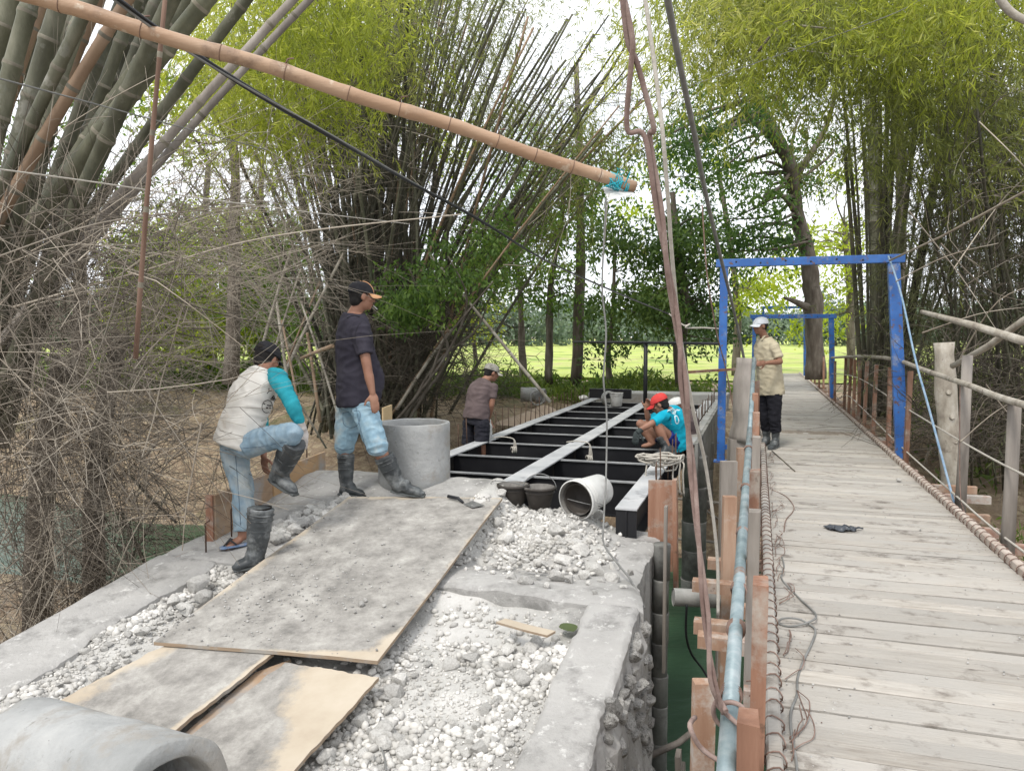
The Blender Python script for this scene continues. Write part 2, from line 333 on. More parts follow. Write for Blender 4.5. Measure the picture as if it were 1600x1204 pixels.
# ---------------------------------------------------------------- concrete approach with abutment
def prism(mb, outline, ztop, zbot, mi=0, nsub=1):
    n = len(outline); tops = [W(u, v, ztop(u) if callable(ztop) else ztop) for u, v in outline]
    bots = [W(u, v, zbot) for u, v in outline]
    mb.add(tops+bots, [tuple(range(n))[::-1], tuple(range(n, 2*n))]+[(i, (i+1) % n, n+(i+1) % n, n+i)[::-1] for i in range(n)], mi)
def wavy(u0, u1, vfun, n, amp, seed):
    return [(u0+(u1-u0)*i/n, vfun+amp*fnoise(u0+(u1-u0)*i/n, vfun, 1.7, seed)+amp*.4*fnoise(i*.7, vfun, 3, seed)) for i in range(n+1)]
def rough_edge(u, s): return .012*fnoise(u*7, s, 1, s)+.008*fnoise(u*19, s, 1, s+2)
ab = empty('bridge_abutment', W(5, -2.2, -2), 'grey concrete approach walls and abutment with rubble fill under the workers', 'bridge abutment')
ab['kind'] = 'structure'
def sheet_block(name, uf, vl, vr, zt, zb, mat, nu_=220, nv_=16, amp=.008):
    "block with finely rough top: uf=(u0,u1), vl(u), vr(u) edge functions"
    mb = MB(); top = []
    for i in range(nu_+1):
        u = uf[0]+(uf[1]-uf[0])*i/nu_
        for j in range(nv_+1):
            a = vl(u)+(vr(u)-vl(u))*j/nv_; edge = j in (0, nv_)
            z = zt(u, a)+amp*fnoise(u, a, 6, 4)+amp*1.8*fnoise(u, a, 1.6, 5)-(.018 if edge else 0)-(.012 if i in (0, nu_) else 0)
            if j in (0, nv_): a += rough_edge(u, j+3.0); z -= abs(rough_edge(u, j+9.0))*1.3
            top.append(W(u, a, z))
    st = nv_+1
    mb.add(top, [(i*st+j, (i+1)*st+j, (i+1)*st+j+1, i*st+j+1)[::-1] for i in range(nu_) for j in range(nv_)], 0, True)
    # sides
    rim = [i*st for i in range(nu_+1)]+[nu_*st+j for j in range(1, nv_+1)]+[i*st+nv_ for i in range(nu_-1, -1, -1)]+[j for j in range(nv_-1, 0, -1)]
    rp_ = [top[k] for k in rim]; n = len(rp_)
    rows = [rp_]
    for q in (.25, .5, .75, 1):
        rows.append([V((p.x+.02*fnoise(p.x, p.y, 5, q*9), p.y+.02*fnoise(p.y, p.x, 5, q*7), p.z+(zb-p.z)*q)) for p in rp_])
    vv = [p for r in rows for p in r]
    mb.add(vv, [(k*n+i, k*n+(i+1) % n, (k+1)*n+(i+1) % n, (k+1)*n+i) for k in range(4) for i in range(n)], 0, False)
    return mb.build(name, mat, ab, world=True)
wl = sheet_block('left_parapet', (-.5, 4.2), lambda u: -3.9+.03*fnoise(u, 0, 1.3, 8), lambda u: -3.42+.08*fnoise(u, 1, 1.9, 9), lambda u, v: ramp(u)+.012, -2.4, m_conc)
wr = sheet_block('right_parapet', (-.5, 4.2), lambda u: -.88+.03*fnoise(u, 2, 2.1, 10), lambda u: -.60+.045*fnoise(u, 3, 2.6, 11), lambda u, v: ramp(u)+.01, -.32, m_conc)
def zslab(u, v):
    a = ramp(u); b = -.09+.06*(4.2-min(u, 4.2))
    t = float(sst(-2.1, -1.75, v))*float(sst(4.15, 4.9, u)); return a*(1-t)+(-.06)*t
sheet_block('abutment_slab', (4.204, 6.15), lambda u: -3.9+.04*fnoise(u, 0, 2, 12), lambda u: -.60-.1*float(sst(4.3, 4.8, u))+.03*fnoise(u, 3, 3, 13), zslab, -2.4, m_conc, 110, 80, .016)
# inner lip of the slab and the fill of crushed limestone between the parapets
def zfill(u, v):
    return ramp(u)-.075+.06*float(sst(-3.0, -3.35, v))*float(sst(4.0, 3.3, u))+.03*float(sst(-1.2, -.95, v))+.03*fnoise(u, v, 2.2, 20)+.02*fnoise(u, v, 7, 21)+.05*float(sst(3.9, 4.2, u))*float(sst(-1.3, -1.8, v))
mb = MB(); gu, gv = 110, 80; top = []
for i in range(gu+1):
    u = -.4+4.62*i/gu
    for j in range(gv+1):
        v = -3.45+2.62*j/gv
        z = zfill(u, v)
        top.append(W(u, v, z))
mb.add(top, [(i*(gv+1)+j, (i+1)*(gv+1)+j, (i+1)*(gv+1)+j+1, i*(gv+1)+j+1)[::-1] for i in range(gu) for j in range(gv)], 0, True)
mb.build('rubble_fill', m_dust, ab, world=True)

# rocks: eight shared shapes
def rockmesh(name, mat, seed, sub=2, amp=.35, flat=.7):
    bm = bmesh.new(); bmesh.ops.create_icosphere(bm, subdivisions=sub, radius=1)
    for q in bm.verts:
        n = noise.noise(q.co*1.1+V((seed*7.3, 0, 0)))+.4*noise.noise(q.co*2.6+V((0, seed*3.1, 0)))
        q.co = q.co*(1+amp*n); q.co.z *= flat
    # knock off facets
    rr = random.Random(seed)
    for _ in range(9):
        d = V((rr.gauss(0, 1), rr.gauss(0, 1), rr.gauss(0, 1))).normalized(); lim = rr.uniform(.48, .8)
        for q in bm.verts:
            k = q.co.dot(d)
            if k > lim: q.co -= d*(k-lim)*.96
    me = bpy.data.meshes.new(name); bm.to_mesh(me); bm.free(); me.materials.append(mat); return me
ROCKS = [rockmesh('limestone_rock', m_chalk, i+1) for i in range(8)]
m_wallst = M('mortared_stone', [(.22, .21, .195), (.36, .35, .33), (.5, .485, .46)], scale=7, bump=.8, bscale=24, bdist=.012, rnd=.25, dirt=((.14, .135, .125), 6, .5, .62))
WROCKS = [rockmesh('wall_stone', m_wallst, i+21, 2, .5, .8) for i in range(5)]
def place_rock(name, parent, p, s, group=None, label=None, cat=None):
    o = bpy.data.objects.new(name, random.choice(ROCKS)); o.location = p
    o.rotation_euler = (random.uniform(-.4, .4), random.uniform(-.4, .4), random.uniform(0, 6.3)); o.scale = (s*random.uniform(.8, 1.25), s*random.uniform(.8, 1.2), s*random.uniform(.75, 1.1))
    link(o)
    if parent is not None: world_child(o, parent)
    return o
def rock_stuff(name, pts, sizes, mat, parent):
    "many small stones as one part"
    bm = bmesh.new(); bmesh.ops.create_icosphere(bm, subdivisions=1, radius=1)
    bv = np.array([q.co[:] for q in bm.verts]); bf = np.array([[x.index for x in f.verts] for f in bm.faces]); bm.free()
    n = len(pts); k = len(bv)
    sc = sizes[:, None, None]*rng.uniform(.6, 1.3, (n, 1, 3)); a = rng.uniform(0, 6.28, n)
    vv = bv[None]*sc*(1+rng.uniform(-.28, .28, (n, k, 1))); ca, sa = np.cos(a)[:, None], np.sin(a)[:, None]
    x = vv[..., 0]*ca-vv[..., 1]*sa; y = vv[..., 0]*sa+vv[..., 1]*ca
    vv = np.stack([x, y, vv[..., 2]*.8], 2)+pts[:, None]
    ff = (bf[None]+(np.arange(n)*k)[:, None, None]).reshape(-1, 3)
    o = bpy.data.objects.new(name, npmesh(name, vv.reshape(-1, 3), ff, mat)); link(o)
    if parent is not None: world_child(o, parent)
    o['kind'] = 'stuff'; return o
# plywood footprint in (u,v) so that stones stay clear of it
def in_ply(u, v):
    return 3.25 < u < 5.7 and -3.13-.02*(u-3.2) < v < -1.82 or (u <= 3.3 and -3.15 < v < -1.95 and u > 1.6)
pts = []; sz = []
for _ in range(24000):
    u = random.uniform(1.4, 4.18); v = random.uniform(-3.42, -.86)
    if in_ply(u, v) and random.random() < .9: continue
    if v > -1.9 and u > 3.75 and random.random() < .8: continue
    s = random.choice([.005, .007, .009, .012, .012, .018, .024]); 
    if fnoise(u, v, 1.8, 33) < -.05: s *= .45
    pts.append(W(u, v, zfill(u, v)+s*.35)); sz.append(s)
rock_stuff('gravel', np.array(pts), np.array(sz), m_chalkg, ab)
cnt = 0
while cnt < 290:
    right = random.random() < .72
    if right: u = random.uniform(2.45, 4.0); v = random.uniform(-1.95, -.92)
    else: u = random.uniform(2.6, 3.95); v = random.uniform(-3.42, -3.12)
    if right and (u > 3.6 and v < -1.3 or fnoise(u, v, 1.8, 33) < -.2): continue
    s = random.choice([.016, .02, .022, .026, .032, .05]); s = s if right else min(s, .024); place_rock('stone', ab, W(u, v, zfill(u, v)+s*.4), s); cnt += 1
# heap of limestone on the right half of the slab
def zheap(u, v): return zslab(u, v)+.17*math.exp(-((u-5.75)/.5)**2)*float(sst(-.95, -1.4, v))*float(sst(-2.2, -1.9, v))+.05*math.exp(-((u-5.1)/.3)**2-((v+1.4)/.35)**2)
mb = MB(); top = []
for i in range(41):
    u = 4.75+1.42*i/40
    for j in range(41):
        v = -2.2+1.3*j/40; e = min(i, j, 40-i, 40-j)
        top.append(W(u, v, zheap(u, v)+.02*fnoise(u, v, 6, 40)+(.006 if e > 2 else -.05)))
mb.add(top, [(i*41+j, (i+1)*41+j, (i+1)*41+j+1, i*41+j+1)[::-1] for i in range(40) for j in range(40)], 0, True)
heap = empty('limestone_heap', W(5.4, -1.6, 0), 'heap of broken white limestone on the slab in front of the white bucket', 'rubble heap')
mb.build('crushed_dust', m_dust, heap, world=True)
pts = []; sz = []
for _ in range(1500):
    u = random.gauss(5.35, .35); v = random.gauss(-1.5, .3)
    if not (4.5 < u < 6.1 and -2.1 < v < -.95): continue
    s = random.choice([.006, .01, .014, .02]); pts.append(W(u, v, zheap(u, v)+s*.4+.006)); sz.append(s)
rock_stuff('chippings', np.array(pts), np.array(sz), m_chalkg, heap)
for px, py, s in [(792, 838, .1), (838, 832, .065), (775, 826, .07), (815, 812, .06), (868, 835, .09), (880, 862, .07), (905, 850, .085), (930, 870, .075), (955, 885, .07), (960, 862, .05), (985, 870, .04), (935, 802, .075), (822, 900, .055), (800, 893, .05), (870, 888, .06), (890, 892, .045), (912, 880, .05), (940, 893, .035), (855, 905, .035), (783, 808, .05), (858, 815, .06), (896, 828, .05), (915, 820, .04), (760, 850, .05), (850, 865, .04), (975, 905, .03), (930, 915, .025), (822, 860, .035), (872, 812, .045), (955, 850, .06), (945, 832, .05), (920, 900, .03)]:
    q = G(px, py+6, .03); u, v = UV(q)
    place_rock('broken_stone', heap, W(u, v, zheap(min(u, 6), v)+s*.35), s*.9)
for _ in range(90):
    u = random.gauss(5.3, .32); v = random.gauss(-1.45, .28)
    if 4.6 < u < 6 and -2.05 < v < -.95: place_rock('broken_stone', heap, W(u, v, zheap(u, v)+.01), random.uniform(.02, .042))
# mortar rubble left of the plywood, on the slab behind the empty boot
h2 = empty('mortar_rubble', RP(470, 815), 'lumpy pale mortar rubble at the left edge of the big plywood sheet', 'rubble heap')
for _ in range(120):
    px = random.uniform(425, 545); py = 835-(px-425)*.42+random.uniform(-16, 14); s = random.uniform(.02, .06)
    place_rock('broken_stone', h2, RP(px, py, s*.3+.01), s)
for px, py, s in [(306, 912, .075), (318, 934, .085), (272, 938, .06), (290, 950, .05), (238, 948, .03), (200, 990, .03), (352, 930, .05), (225, 985, .04)]:
    place_rock('stone', ab, RP(px, py, 0), s)
# stones showing in the broken outer face of the right wall
mb = MB(); nn = 60; rows = 14; top = []
for i in range(nn+1):
    u = 1.6+i/nn*2.75
    for j in range(rows+1):
        z = ramp(u)-.03-j/rows*(ramp(u)+2.35); v = -.575+.05*j/rows*2+.05*fnoise(u, z, 5, 50)+.03*fnoise(u, z, 13, 51)-(.06 if j == 0 else 0)
        top.append(W(u, v, z))
mb.add(top, [(i*(rows+1)+j, (i+1)*(rows+1)+j, (i+1)*(rows+1)+j+1, i*(rows+1)+j+1) for i in range(nn) for j in range(rows)], 0, False)
mb.build('rubble_face', m_conc, ab, world=True)
for _ in range(280):
    u = random.uniform(2.2, 4.35); z = random.uniform(-1.7, ramp(u)-.05); s = random.uniform(.035, .085)
    o = place_rock('wall_stone', ab, W(u, -.60+.03*(ramp(u)-z), z), s); o.data = random.choice(WROCKS)

# ---------------------------------------------------------------- plywood sheets on the ramp
def ply(corners, label, th=.018, warp=.012, cat='plywood sheet', group=None, mat=None, n=14, name='plywood_sheet', ragged=None, lift=None, dust=None):
    c = [V(x) for x in corners]; ctr = (c[0]+c[1]+c[2]+c[3])/4; mb = MB(); top = []
    for i in range(n+1):
        for j in range(n+1):
            a, b = i/n, j/n; p = (c[0]*(1-a)+c[3]*a)*(1-b)+(c[1]*(1-a)+c[2]*a)*b
            if ragged:
                j_ = ragged*(fnoise(a*7, b*7, 1.3, 60)); 
                if i in (0, n): p = p+(c[3]-c[0]).normalized()*j_
                if j in (0, n): p = p+(c[1]-c[0]).normalized()*j_
            dz = warp*fnoise(p.x, p.y, 1.1, 61)+.25*warp*fnoise(p.x, p.y, 4, 62)+(lift(a, b) if lift else 0)
            top.append(p+V((0, 0, dz))-ctr)
    st = n+1; N0 = len(top); bot = [p-V((0, 0, th)) for p in top]
    fs = [(i*st+j, (i+1)*st+j, (i+1)*st+j+1, i*st+j+1) for i in range(n) for j in range(n)]
    rim = [i*st for i in range(n+1)]+[n*st+j for j in range(1, st)]+[i*st+n for i in range(n-1, -1, -1)]+[j for j in range(n-1, 0, -1)]
    mb.add(top+bot, fs, 0, True); k = len(rim)
    mb.add(top+bot, [tuple(N0+x for x in f[::-1]) for f in fs], 0, True)
    mb.add(top+bot, [(rim[i], rim[(i+1) % k], N0+rim[(i+1) % k], N0+rim[i]) for i in range(k)], 1)
    o = mb.build(name, [mat or m_ply, m_plyedge]); o.location = ctr
    at = o.data.attributes.new('dust', 'FLOAT', 'POINT'); LA = (c[3]-c[0]).length; LB = (c[1]-c[0]).length
    def dv(i, j):
        a, b = i/n, j/n; return dust(a, b, LA, LB) if dust else min(a*LA, (1-a)*LA, b*LB, (1-b)*LB)/.14
    one = [max(-.5, min(1.5, dv(i, j))) for i in range(n+1) for j in range(n+1)]; tot = len(o.data.vertices)
    at.data.foreach_set('value', ((one*6)[:tot]+[0]*tot)[:tot])
    bm = bmesh.new(); bm.from_mesh(o.data); bmesh.ops.recalc_face_normals(bm, faces=bm.faces); bm.to_mesh(o.data); bm.free()
    return tag(o, label, cat, group)
m_plyedge = M('plywood_edge', [(.22, .16, .11), (.36, .28, .2)], scale=3, stretch=(1, 1, 60), bump=.2, dirt=((.3, .28, .25), 4, .5, .62))
PG = 'plywood sheets laid over the rubble ramp'
big = ply([RP(545, 776, .07), RP(785, 777, .05), RP(590, 1031, .055), RP(240, 1001, .05)], 'largest plywood sheet, grey with dust, under the boots of the man in the black shirt', group=PG, n=32, dust=lambda a, b, LA, LB: min(b*LB/.16+max(0, a-.55)*.6, (1-b)*LB/.12+.25, a*LA/.16, (1-a)*LA/.08+max(0, .5-b)*1.2+.1)+.25-1.0*max(0, a-.82)*6*max(0, b-.6)*2.2)
ply([RP(262, 1003, .025), RP(428, 1020, .03), RP(240, 1166, .02), RP(60, 1112, .01)], 'second plywood sheet tucked below the big one beside the concrete pipe', group=PG, ragged=.02, n=26, dust=lambda a, b, LA, LB: min(b*LB/.22, (1-b)*LB/.06)+.1)
ply([RP(445, 1035, .02), RP(592, 1056, .04), RP(430, 1235, .03), RP(250, 1185, -.01)], 'cracked plywood sheet at the bottom of the ramp with a pale bare corner', group=PG, ragged=.015, n=26, dust=lambda a, b, LA, LB: (.62-b)*2.2+(a-.3)*1.6)
ply([RP(400, 1050, -.02), RP(455, 1030, -.02), RP(310, 1175, -.04), RP(265, 1165, -.04)], 'broken strip of board in the dark gap between the lower plywood sheets', group=PG, cat='broken board', name='broken_board', n=4, mat=m_plyb)
# grit on the plywood
pts = []; sz = []
for _ in range(750):
    a, b = random.random(), random.random()
    if random.random() < .6: a = random.gauss(.75, .15); b = random.gauss(.35, .22)
    if not (0 < a < 1 and 0 < b < 1): continue
    c4 = [RP(545, 776, .07), RP(785, 777, .05), RP(590, 1031, .055), RP(240, 1001, .05)]
    p = (c4[0]*(1-a)+c4[3]*a)*(1-b)+(c4[1]*(1-a)+c4[2]*a)*b; s = random.choice([.002, .003, .004, .007]); pts.append(p+V((0, 0, s*.3+.002))); sz.append(s)
m_grit = M('grey_grit', [(.26, .255, .245), (.42, .41, .39)], island=.35, bump=0)
gr = rock_stuff('loose_grit', np.array(pts), np.array(sz), m_grit, None); tag(gr, 'loose grey grit scattered over the big plywood sheet', 'grit')
for px, py, s in [(565, 943, .028), (571, 937, .016), (600, 945, .012), (710, 828, .014), (555, 955, .012), (620, 940, .01), (596, 962, .008), (540, 950, .01)]:
    o = place_rock('mortar_lump', None, RP(px, py, .065), s); tag(o, {565: 'largest grey mortar lump on the dusty middle of the big plywood', 710: 'small white pebble alone near the far right corner of the big plywood'}.get(px, 'small mortar crumb near the largest lump on the big plywood'), 'stone', 'lumps on the big plywood')
# loose things on the gravel
ply([RP(775, 968, .07), RP(790, 963, .07), RP(868, 985, .06), RP(855, 992, .06)], 'narrow curved offcut of board lying on the gravel beside the green leaf', name='board_offcut', cat='offcut', n=5, th=.012, warp=.02, mat=m_ply)
# ---------------------------------------------------------------- steel deck frame of the new bridge
ST = .17
steel = empty('steel_bridge_frame', W(11, -2.1, ST), 'black steel girder grid with dusty grey top flanges spanning the river', 'bridge frame')
for v, u0, u1, wd in [(-.95, 5.86, 16.3, .17), (-2.13, 6.0, 16.3, .2), (-3.32, 6.0, 16.3, .17)]:
    mb = MB(); L_ = u1-u0
    def gb(z0, z1, vv, w_, mi): mb.box(W((u0+u1)/2, vv, (z0+z1)/2), W(L_/2, 0)-W(0, 0), (W(0, w_/2)-W(0, 0)), (0, 0, (z1-z0)/2), mi)
    gb(ST-.014, ST, v, wd, 1); gb(ST-.28, ST-.014, v, .014, 0); gb(ST-.294, ST-.28, v, wd, 0)
    o = mb.build('girder', [m_steelk, m_steelg], steel, world=True)
    for k in range(9):
        uu = u0+.02+k*1.2; mb = MB()
        if uu < u1:
            for s in (-1, 1): mb.box(W(uu, v+s*wd*.26, ST-.147), W(.006, 0)-W(0, 0), W(0, wd*.22)-W(0, 0), (0, 0, .131), 0)
            mb.build('stiffener_plate', m_steelk, steel, world=True)
for k in range(9):
    u = 7.05+1.06*k
    for va, vb in [(-3.31, -2.14), (-2.12, -.96)]:
        mb = MB(); c = W(u, (va+vb)/2, 0); hv = (W(0, (vb-va)/2)-W(0, 0))*.98
        mb.box(c+V((0, 0, ST-.022)), hv, W(.03, 0)-W(0, 0), (0, 0, .006), 1)
        mb.box(c+V((0, 0, ST-.19)), hv, W(.005, 0)-W(0, 0), (0, 0, .16), 0)
        mb.box(c+V((0, 0, ST-.34)), hv, W(.05, 0)-W(0, 0), (0, 0, .006), 0)
        mb.build('cross_beam', [m_steelk, m_steelc], steel, world=True)
# deep black apron plates hanging below the far side girder
mb = MB(); mb.box(W(11, -3.33, ST-.5), W(5, 0)-W(0, 0), W(0, .01)-W(0, 0), (0, 0, .2)); mb.build('side_plate', m_steelk, steel, world=True)
# far abutment with cap
fa = empty('far_abutment', W(17, -2.1, -1), 'grey concrete far abutment where the black steel girders end', 'bridge abutment'); fa['kind'] = 'structure'
mb = MB(); mb.box(W(16.9, -2.1, -.9), W(.55, 0)-W(0, 0), W(0, 1.6)-W(0, 0), (0, 0, .78)); mb.build('abutment_wall', m_conc, fa, world=True, bevel=.02)
mb = MB(); mb.box(W(17.2, -2.1, .06), W(.4, 0)-W(0, 0), W(0, 1.5)-W(0, 0), (0, 0, .2), jit=.03); mb.build('cap_beam', m_concl, fa, world=True, bevel=.02)
mb = MB(); mb.box(W(16.3, -3.0, .27), W(.05, 0)-W(0, 0), W(0, .45)-W(0, 0), (0, 0, .1)); tag(mb.build('steel_channel', m_steelk), 'short black steel channel lying across the far end of the girders', 'steel channel')
# right side beam (formwork) with rebar
cb = empty('edge_beam_formwork', W(13, -.75, 0), 'grey dusty side formwork along the right girder with rebar standing in it', 'formwork')
mb = MB(); mb.box(W(13.0, -.70, -.17), W(3.4, 0)-W(0, 0), W(0, .02)-W(0, 0), (0, 0, .36)); mb.build('side_board', m_casing, cb, world=True)
mb = MB(); mb.box(W(13.0, -.78, .175), W(3.35, 0)-W(0, 0), W(0, .055)-W(0, 0), (0, 0, .012)); mb.build('top_strip', m_concl, cb, world=True)
for k in range(34):
    u = 6.6+k*.28; mb = MB(); h = random.uniform(.28, .4)
    q = W(u, -.82+random.uniform(-.02, .02), ST-.1); mb.tube([q, q+V((random.uniform(-.015, .015), 0, h))], .006, 5)
    mb.build('rebar', m_rebar, cb, world=True)
rb = empty('rebar_row', W(11, -3.45, .1), 'row of thin rusty rebar standing along the left girder by the sand heap', 'rebar row')
for k in range(26):
    u = 8.6+k*.28; mb = MB(); q = W(u, -3.43, .12); mb.tube([q, q+V((random.uniform(-.02, .02), random.uniform(-.02, .02), random.uniform(.3, .38)))], .007, 5); mb.build('rebar', m_rebar, rb, world=True)
# piles beside the abutment
def casing(u, v, z0, z1, r, label, seg=.42, lean=0):
    root = empty('pile_casing', W(u, v, z0), label, 'pile casing', 'grey pile casings under the new bridge')
    z = z1; k = 0
    while z > z0:
        h = seg*random.uniform(.85, 1.1); mb = MB(); rr = r*(1-.012*(k % 2))
        mb.lathe([(rr*1.03, 0), (rr*1.03, -.015), (rr, -.03), (rr, -h)], W(u+lean*k, v+random.uniform(-.006, .006), z), seg=20); mb.build('casing_ring', m_casing, root, world=True); z -= h; k += 1
casing(9.95, -.74, -2.4, -.02, .155, 'thick grey casing pile under the right girder below the squatting man')
casing(12.6, -.8, -2.4, -.2, .155, 'farther grey casing pile standing near the far bank under the girder')
casing(5.55, -.64, -2.3, .0, .06, 'slim grey casing post rising beside the outer corner of the concrete slab', seg=.26)
# boards at the near end of the right girder
fb = 'formwork boards at the girder end'
mb = MB(); mb.box(W(6.0, -.70, .02), W(.012, 0)-W(0, 0), W(.02, .095)-W(0, 0), (0, 0, .36)); tag(mb.build('formwork_board', m_brown), 'wide red brown board standing on edge against the end of the right girder', 'formwork board', fb)
mb = MB(); mb.beam(W(5.85, -.56, -.42), W(5.85, -.58, .42), .03, .11, up=W(1, 0)-W(0, 0)); tag(mb.build('formwork_board', m_brown), 'upright pale red board with a rope round it beside the slim grey post', 'formwork board', fb)
mb = MB(); mb.beam(W(5.45, -.60, -.9), W(5.45, -.60, .30), .02, .07, up=W(1, 0)-W(0, 0)); tag(mb.build('formwork_board', m_greyw), 'narrow dark board standing in front of the wide red brown board', 'formwork board', fb)
# formwork at the left of the abutment
def panel(a, b, h, label, th=.02, mat=m_plyb):
    a = V(a); b = V(b); mb = MB(); mb.box((a+b)/2+V((0, 0, h/2)), (b-a)/2, (b-a).cross(V((0, 0, 1))).normalized()*th/2, (0, 0, h/2)); return tag(mb.build('plywood_board', mat, bevel=.002), label, 'formwork panel', 'plywood formwork on the left of the slab')
m_plyb2 = M('ochre_formwork_ply', [(.4, .25, .13), (.5, .34, .2)], scale=3, stretch=(1, 1, 4), bump=.2, dirt=((.36, .33, .3), 2.5, .52, .66))
def fp(px, py, Y): return P(px, py, Y)
pa = P(336, 845, 5.45); pb = P(425, 815, 6.3); 
panel((pa.x, pa.y, -.32), (pb.x, pb.y, -.3), .68, 'grey brown formwork panel standing behind the jeans of the bending man')
pc = P(508, 770, 7.3); panel((pb.x+.01, pb.y+.01, -.3), (pc.x, pc.y, -.28), .68, 'ochre formwork panel behind the raised boot of the bending man', mat=m_plyb2)
mb = MB(); mb.beam((pa.x-.03, pa.y, -.6), (pa.x-.03, pa.y, .36), .04, .05, up=(1, 0, 0)); tag(mb.build('timber_stud', m_brown), 'red brown upright stud at the left end of the formwork panel', 'timber stud')
panel(P(598, 668, 9.6), P(612, 662, 9.9), .25, 'small bare plywood panel standing behind the hand of the man in the black shirt', mat=M('bare_ply', [(.55, .4, .22), (.62, .48, .3)], bump=.1))
for px, py in [(322, 862), (362, 838), (480, 712)]:
    q = RP(px, py) if py > 750 else P(px, 745, 7.0); mb = MB(); mb.tube([q, q+V((.0, 0, .2)), q+V((.03, 0, .22))] if py > 750 else [q, q+V((0, 0, .35))], .006, 6); tag(mb.build('bent_rebar', m_rebar), {322: 'bent rebar stub standing left of the blue sandal', 362: 'bent rebar stub right behind the blue sandal', 480: 'thin rebar standing in front of the ochre formwork panel'}[px], 'rebar')

# ---------------------------------------------------------------- the plank footbridge
fbm = empty('footbridge', W(10, .85, 0), 'old wooden plank footbridge with lashed edge beams, posts and rope rails', 'footbridge')
PL = []
for k in range(8):
    mb = MB(); n = 5; hw = .06; random.seed(100+k)
    prof = [(-1, -1), (1, -1), (1, .7), (.93, 1), (-.93, 1), (-1, .7)]; vs = []
    for i in range(n):
        x = -0.75+1.5*i/(n-1); dy = random.uniform(-.003, .003); dw = random.uniform(-.004, .004); dz = random.uniform(-.0015, .0015)
        for a, b in prof: vs.append((x, dy+a*(hw+dw), b*.0125+dz))
    fs = [tuple(range(6))[::-1], tuple(range((n-1)*6, n*6))]+[(i*6+j, (i+1)*6+j, (i+1)*6+(j+1) % 6, i*6+(j+1) % 6)[::-1] for i in range(n-1) for j in range(6)]
    mb.add(vs, fs); PL.append(mb.mesh('deck_plank', m_deck))
random.seed(11)
u = -.3; cnt = 0; nails = []
while u < 33 and cnt < 278:
    wj = random.uniform(.86, 1.14); hw = .06*wj
    o = bpy.data.objects.new('deck_plank', random.choice(PL)); link(o)
    o.location = W(u+hw, .85+random.uniform(-.012, .012), -.0125+random.uniform(-.004, .004)); o.rotation_euler = (random.uniform(-.012, .012), random.uniform(-.003, .003), -A+random.uniform(-.006, .006)+(math.pi if random.random() < .5 else 0)); o.scale = (1.0, wj, 1)
    world_child(o, fbm); nails += [(u+hw+random.uniform(-.03, .03), v_+random.uniform(-.03, .03)) for v_ in (.2, .24, 1.45, 1.52) if u < 14]; u += 2*hw+random.choice([.002, .003, .005, .008, .015]); cnt += 1
mb = MB()
for a_, b_ in nails: mb.lathe([(.0035, 0), (.003, .0015), (.001, .002)], W(a_, b_, -.001), (0, 0, 1), 6)
mb.build('nail_heads', m_rustw, fbm, world=True)['kind'] = 'stuff'
m_dirtd = M('earth_on_planks', [(.17, .14, .11), (.28, .24, .2)], scale=12, bump=.8, bscale=30)
def blob_strip(u0, u1, v0, v1, h, label, seed):
    mb = MB(); n = 60; m = 14; vs = []
    for i in range(n+1):
        for j in range(m+1):
            v = v0+(v1-v0)*i/n; uu = u0+(u1-u0)*j/m
            e = min(i/n, 1-i/n, j/m, 1-j/m)*4
            vs.append(W(uu, v, -.006+h*min(1, e)*(.5+fnoise(uu, v, 9, seed))+.3*h*fnoise(uu, v, 30, seed)))
    mb.add(vs, [(i*(m+1)+j, (i+1)*(m+1)+j, (i+1)*(m+1)+j+1, i*(m+1)+j+1) for i in range(n) for j in range(m)], 0, True)
    return tag(mb.build('dirt_patch', m_dirtd), label, 'dirt patch')
blob_strip(12.55, 12.95, .15, 1.6, .03, 'strip of dark earth across the footbridge beside the boots of the khaki man', 3)
blob_strip(11.85, 12.05, .6, 1.05, .02, 'small dark crust of dirt on the planks just in front of the earth strip', 5)
# joists under the deck, poking out on both sides
u = 1.6; k = 0
while u < 26:
    mb = MB(); r_out = random.uniform(1.72, 2.0); l_out = random.uniform(-.1, .02)
    if abs(u-8.6) < .3: r_out = 2.15
    pass
    mb.beam(W(u, l_out, -.068), W(u+random.uniform(-.03, .03), r_out, -.068), .07, .075, ch=.004); mb.build('joist', m_redstub if k % 3 else m_fresh, fbm, world=True); u += random.uniform(.42, .55); k += 1
# edge beams with wire lashings
for v, nm in [(1.615, 'r'), (.085, 'l')]:
    u = 0.0
    while u < 31:
        L_ = random.uniform(2.3, 3.1); mb = MB()
        mb.beam(W(u, v+random.uniform(-.004, .004), .03), W(u+L_-.004, v+random.uniform(-.004, .004), .03), .055, .055, ch=.008, jit=.003); mb.build('edge_beam', m_edge if nm == 'r' else m_deck, fbm, world=True); u += L_
mb = MB()
tie = []
for k in range(4):
    mb = MB(); pts = []
    for i in range(13):
        a = -.3+2*math.pi*i/12*1.0
        pts.append(V((.006*math.sin(i*1.7+k)+.01*i/12, .036*math.cos(a)*1.05, .03+.036*math.sin(a)*1.05)))
    pts += [pts[-1]+V((.01, -.02, .01)), pts[-1]+V((.02+.01*k, -.06, -.02+.006*k)), pts[-1]+V((.03, -.10-.015*k, -.05))]
    pts[-1].z = max(pts[-1].z, .004)
    mb.tube(pts, .0034, 4); tie.append(mb.mesh('wire_tie', m_rustw))
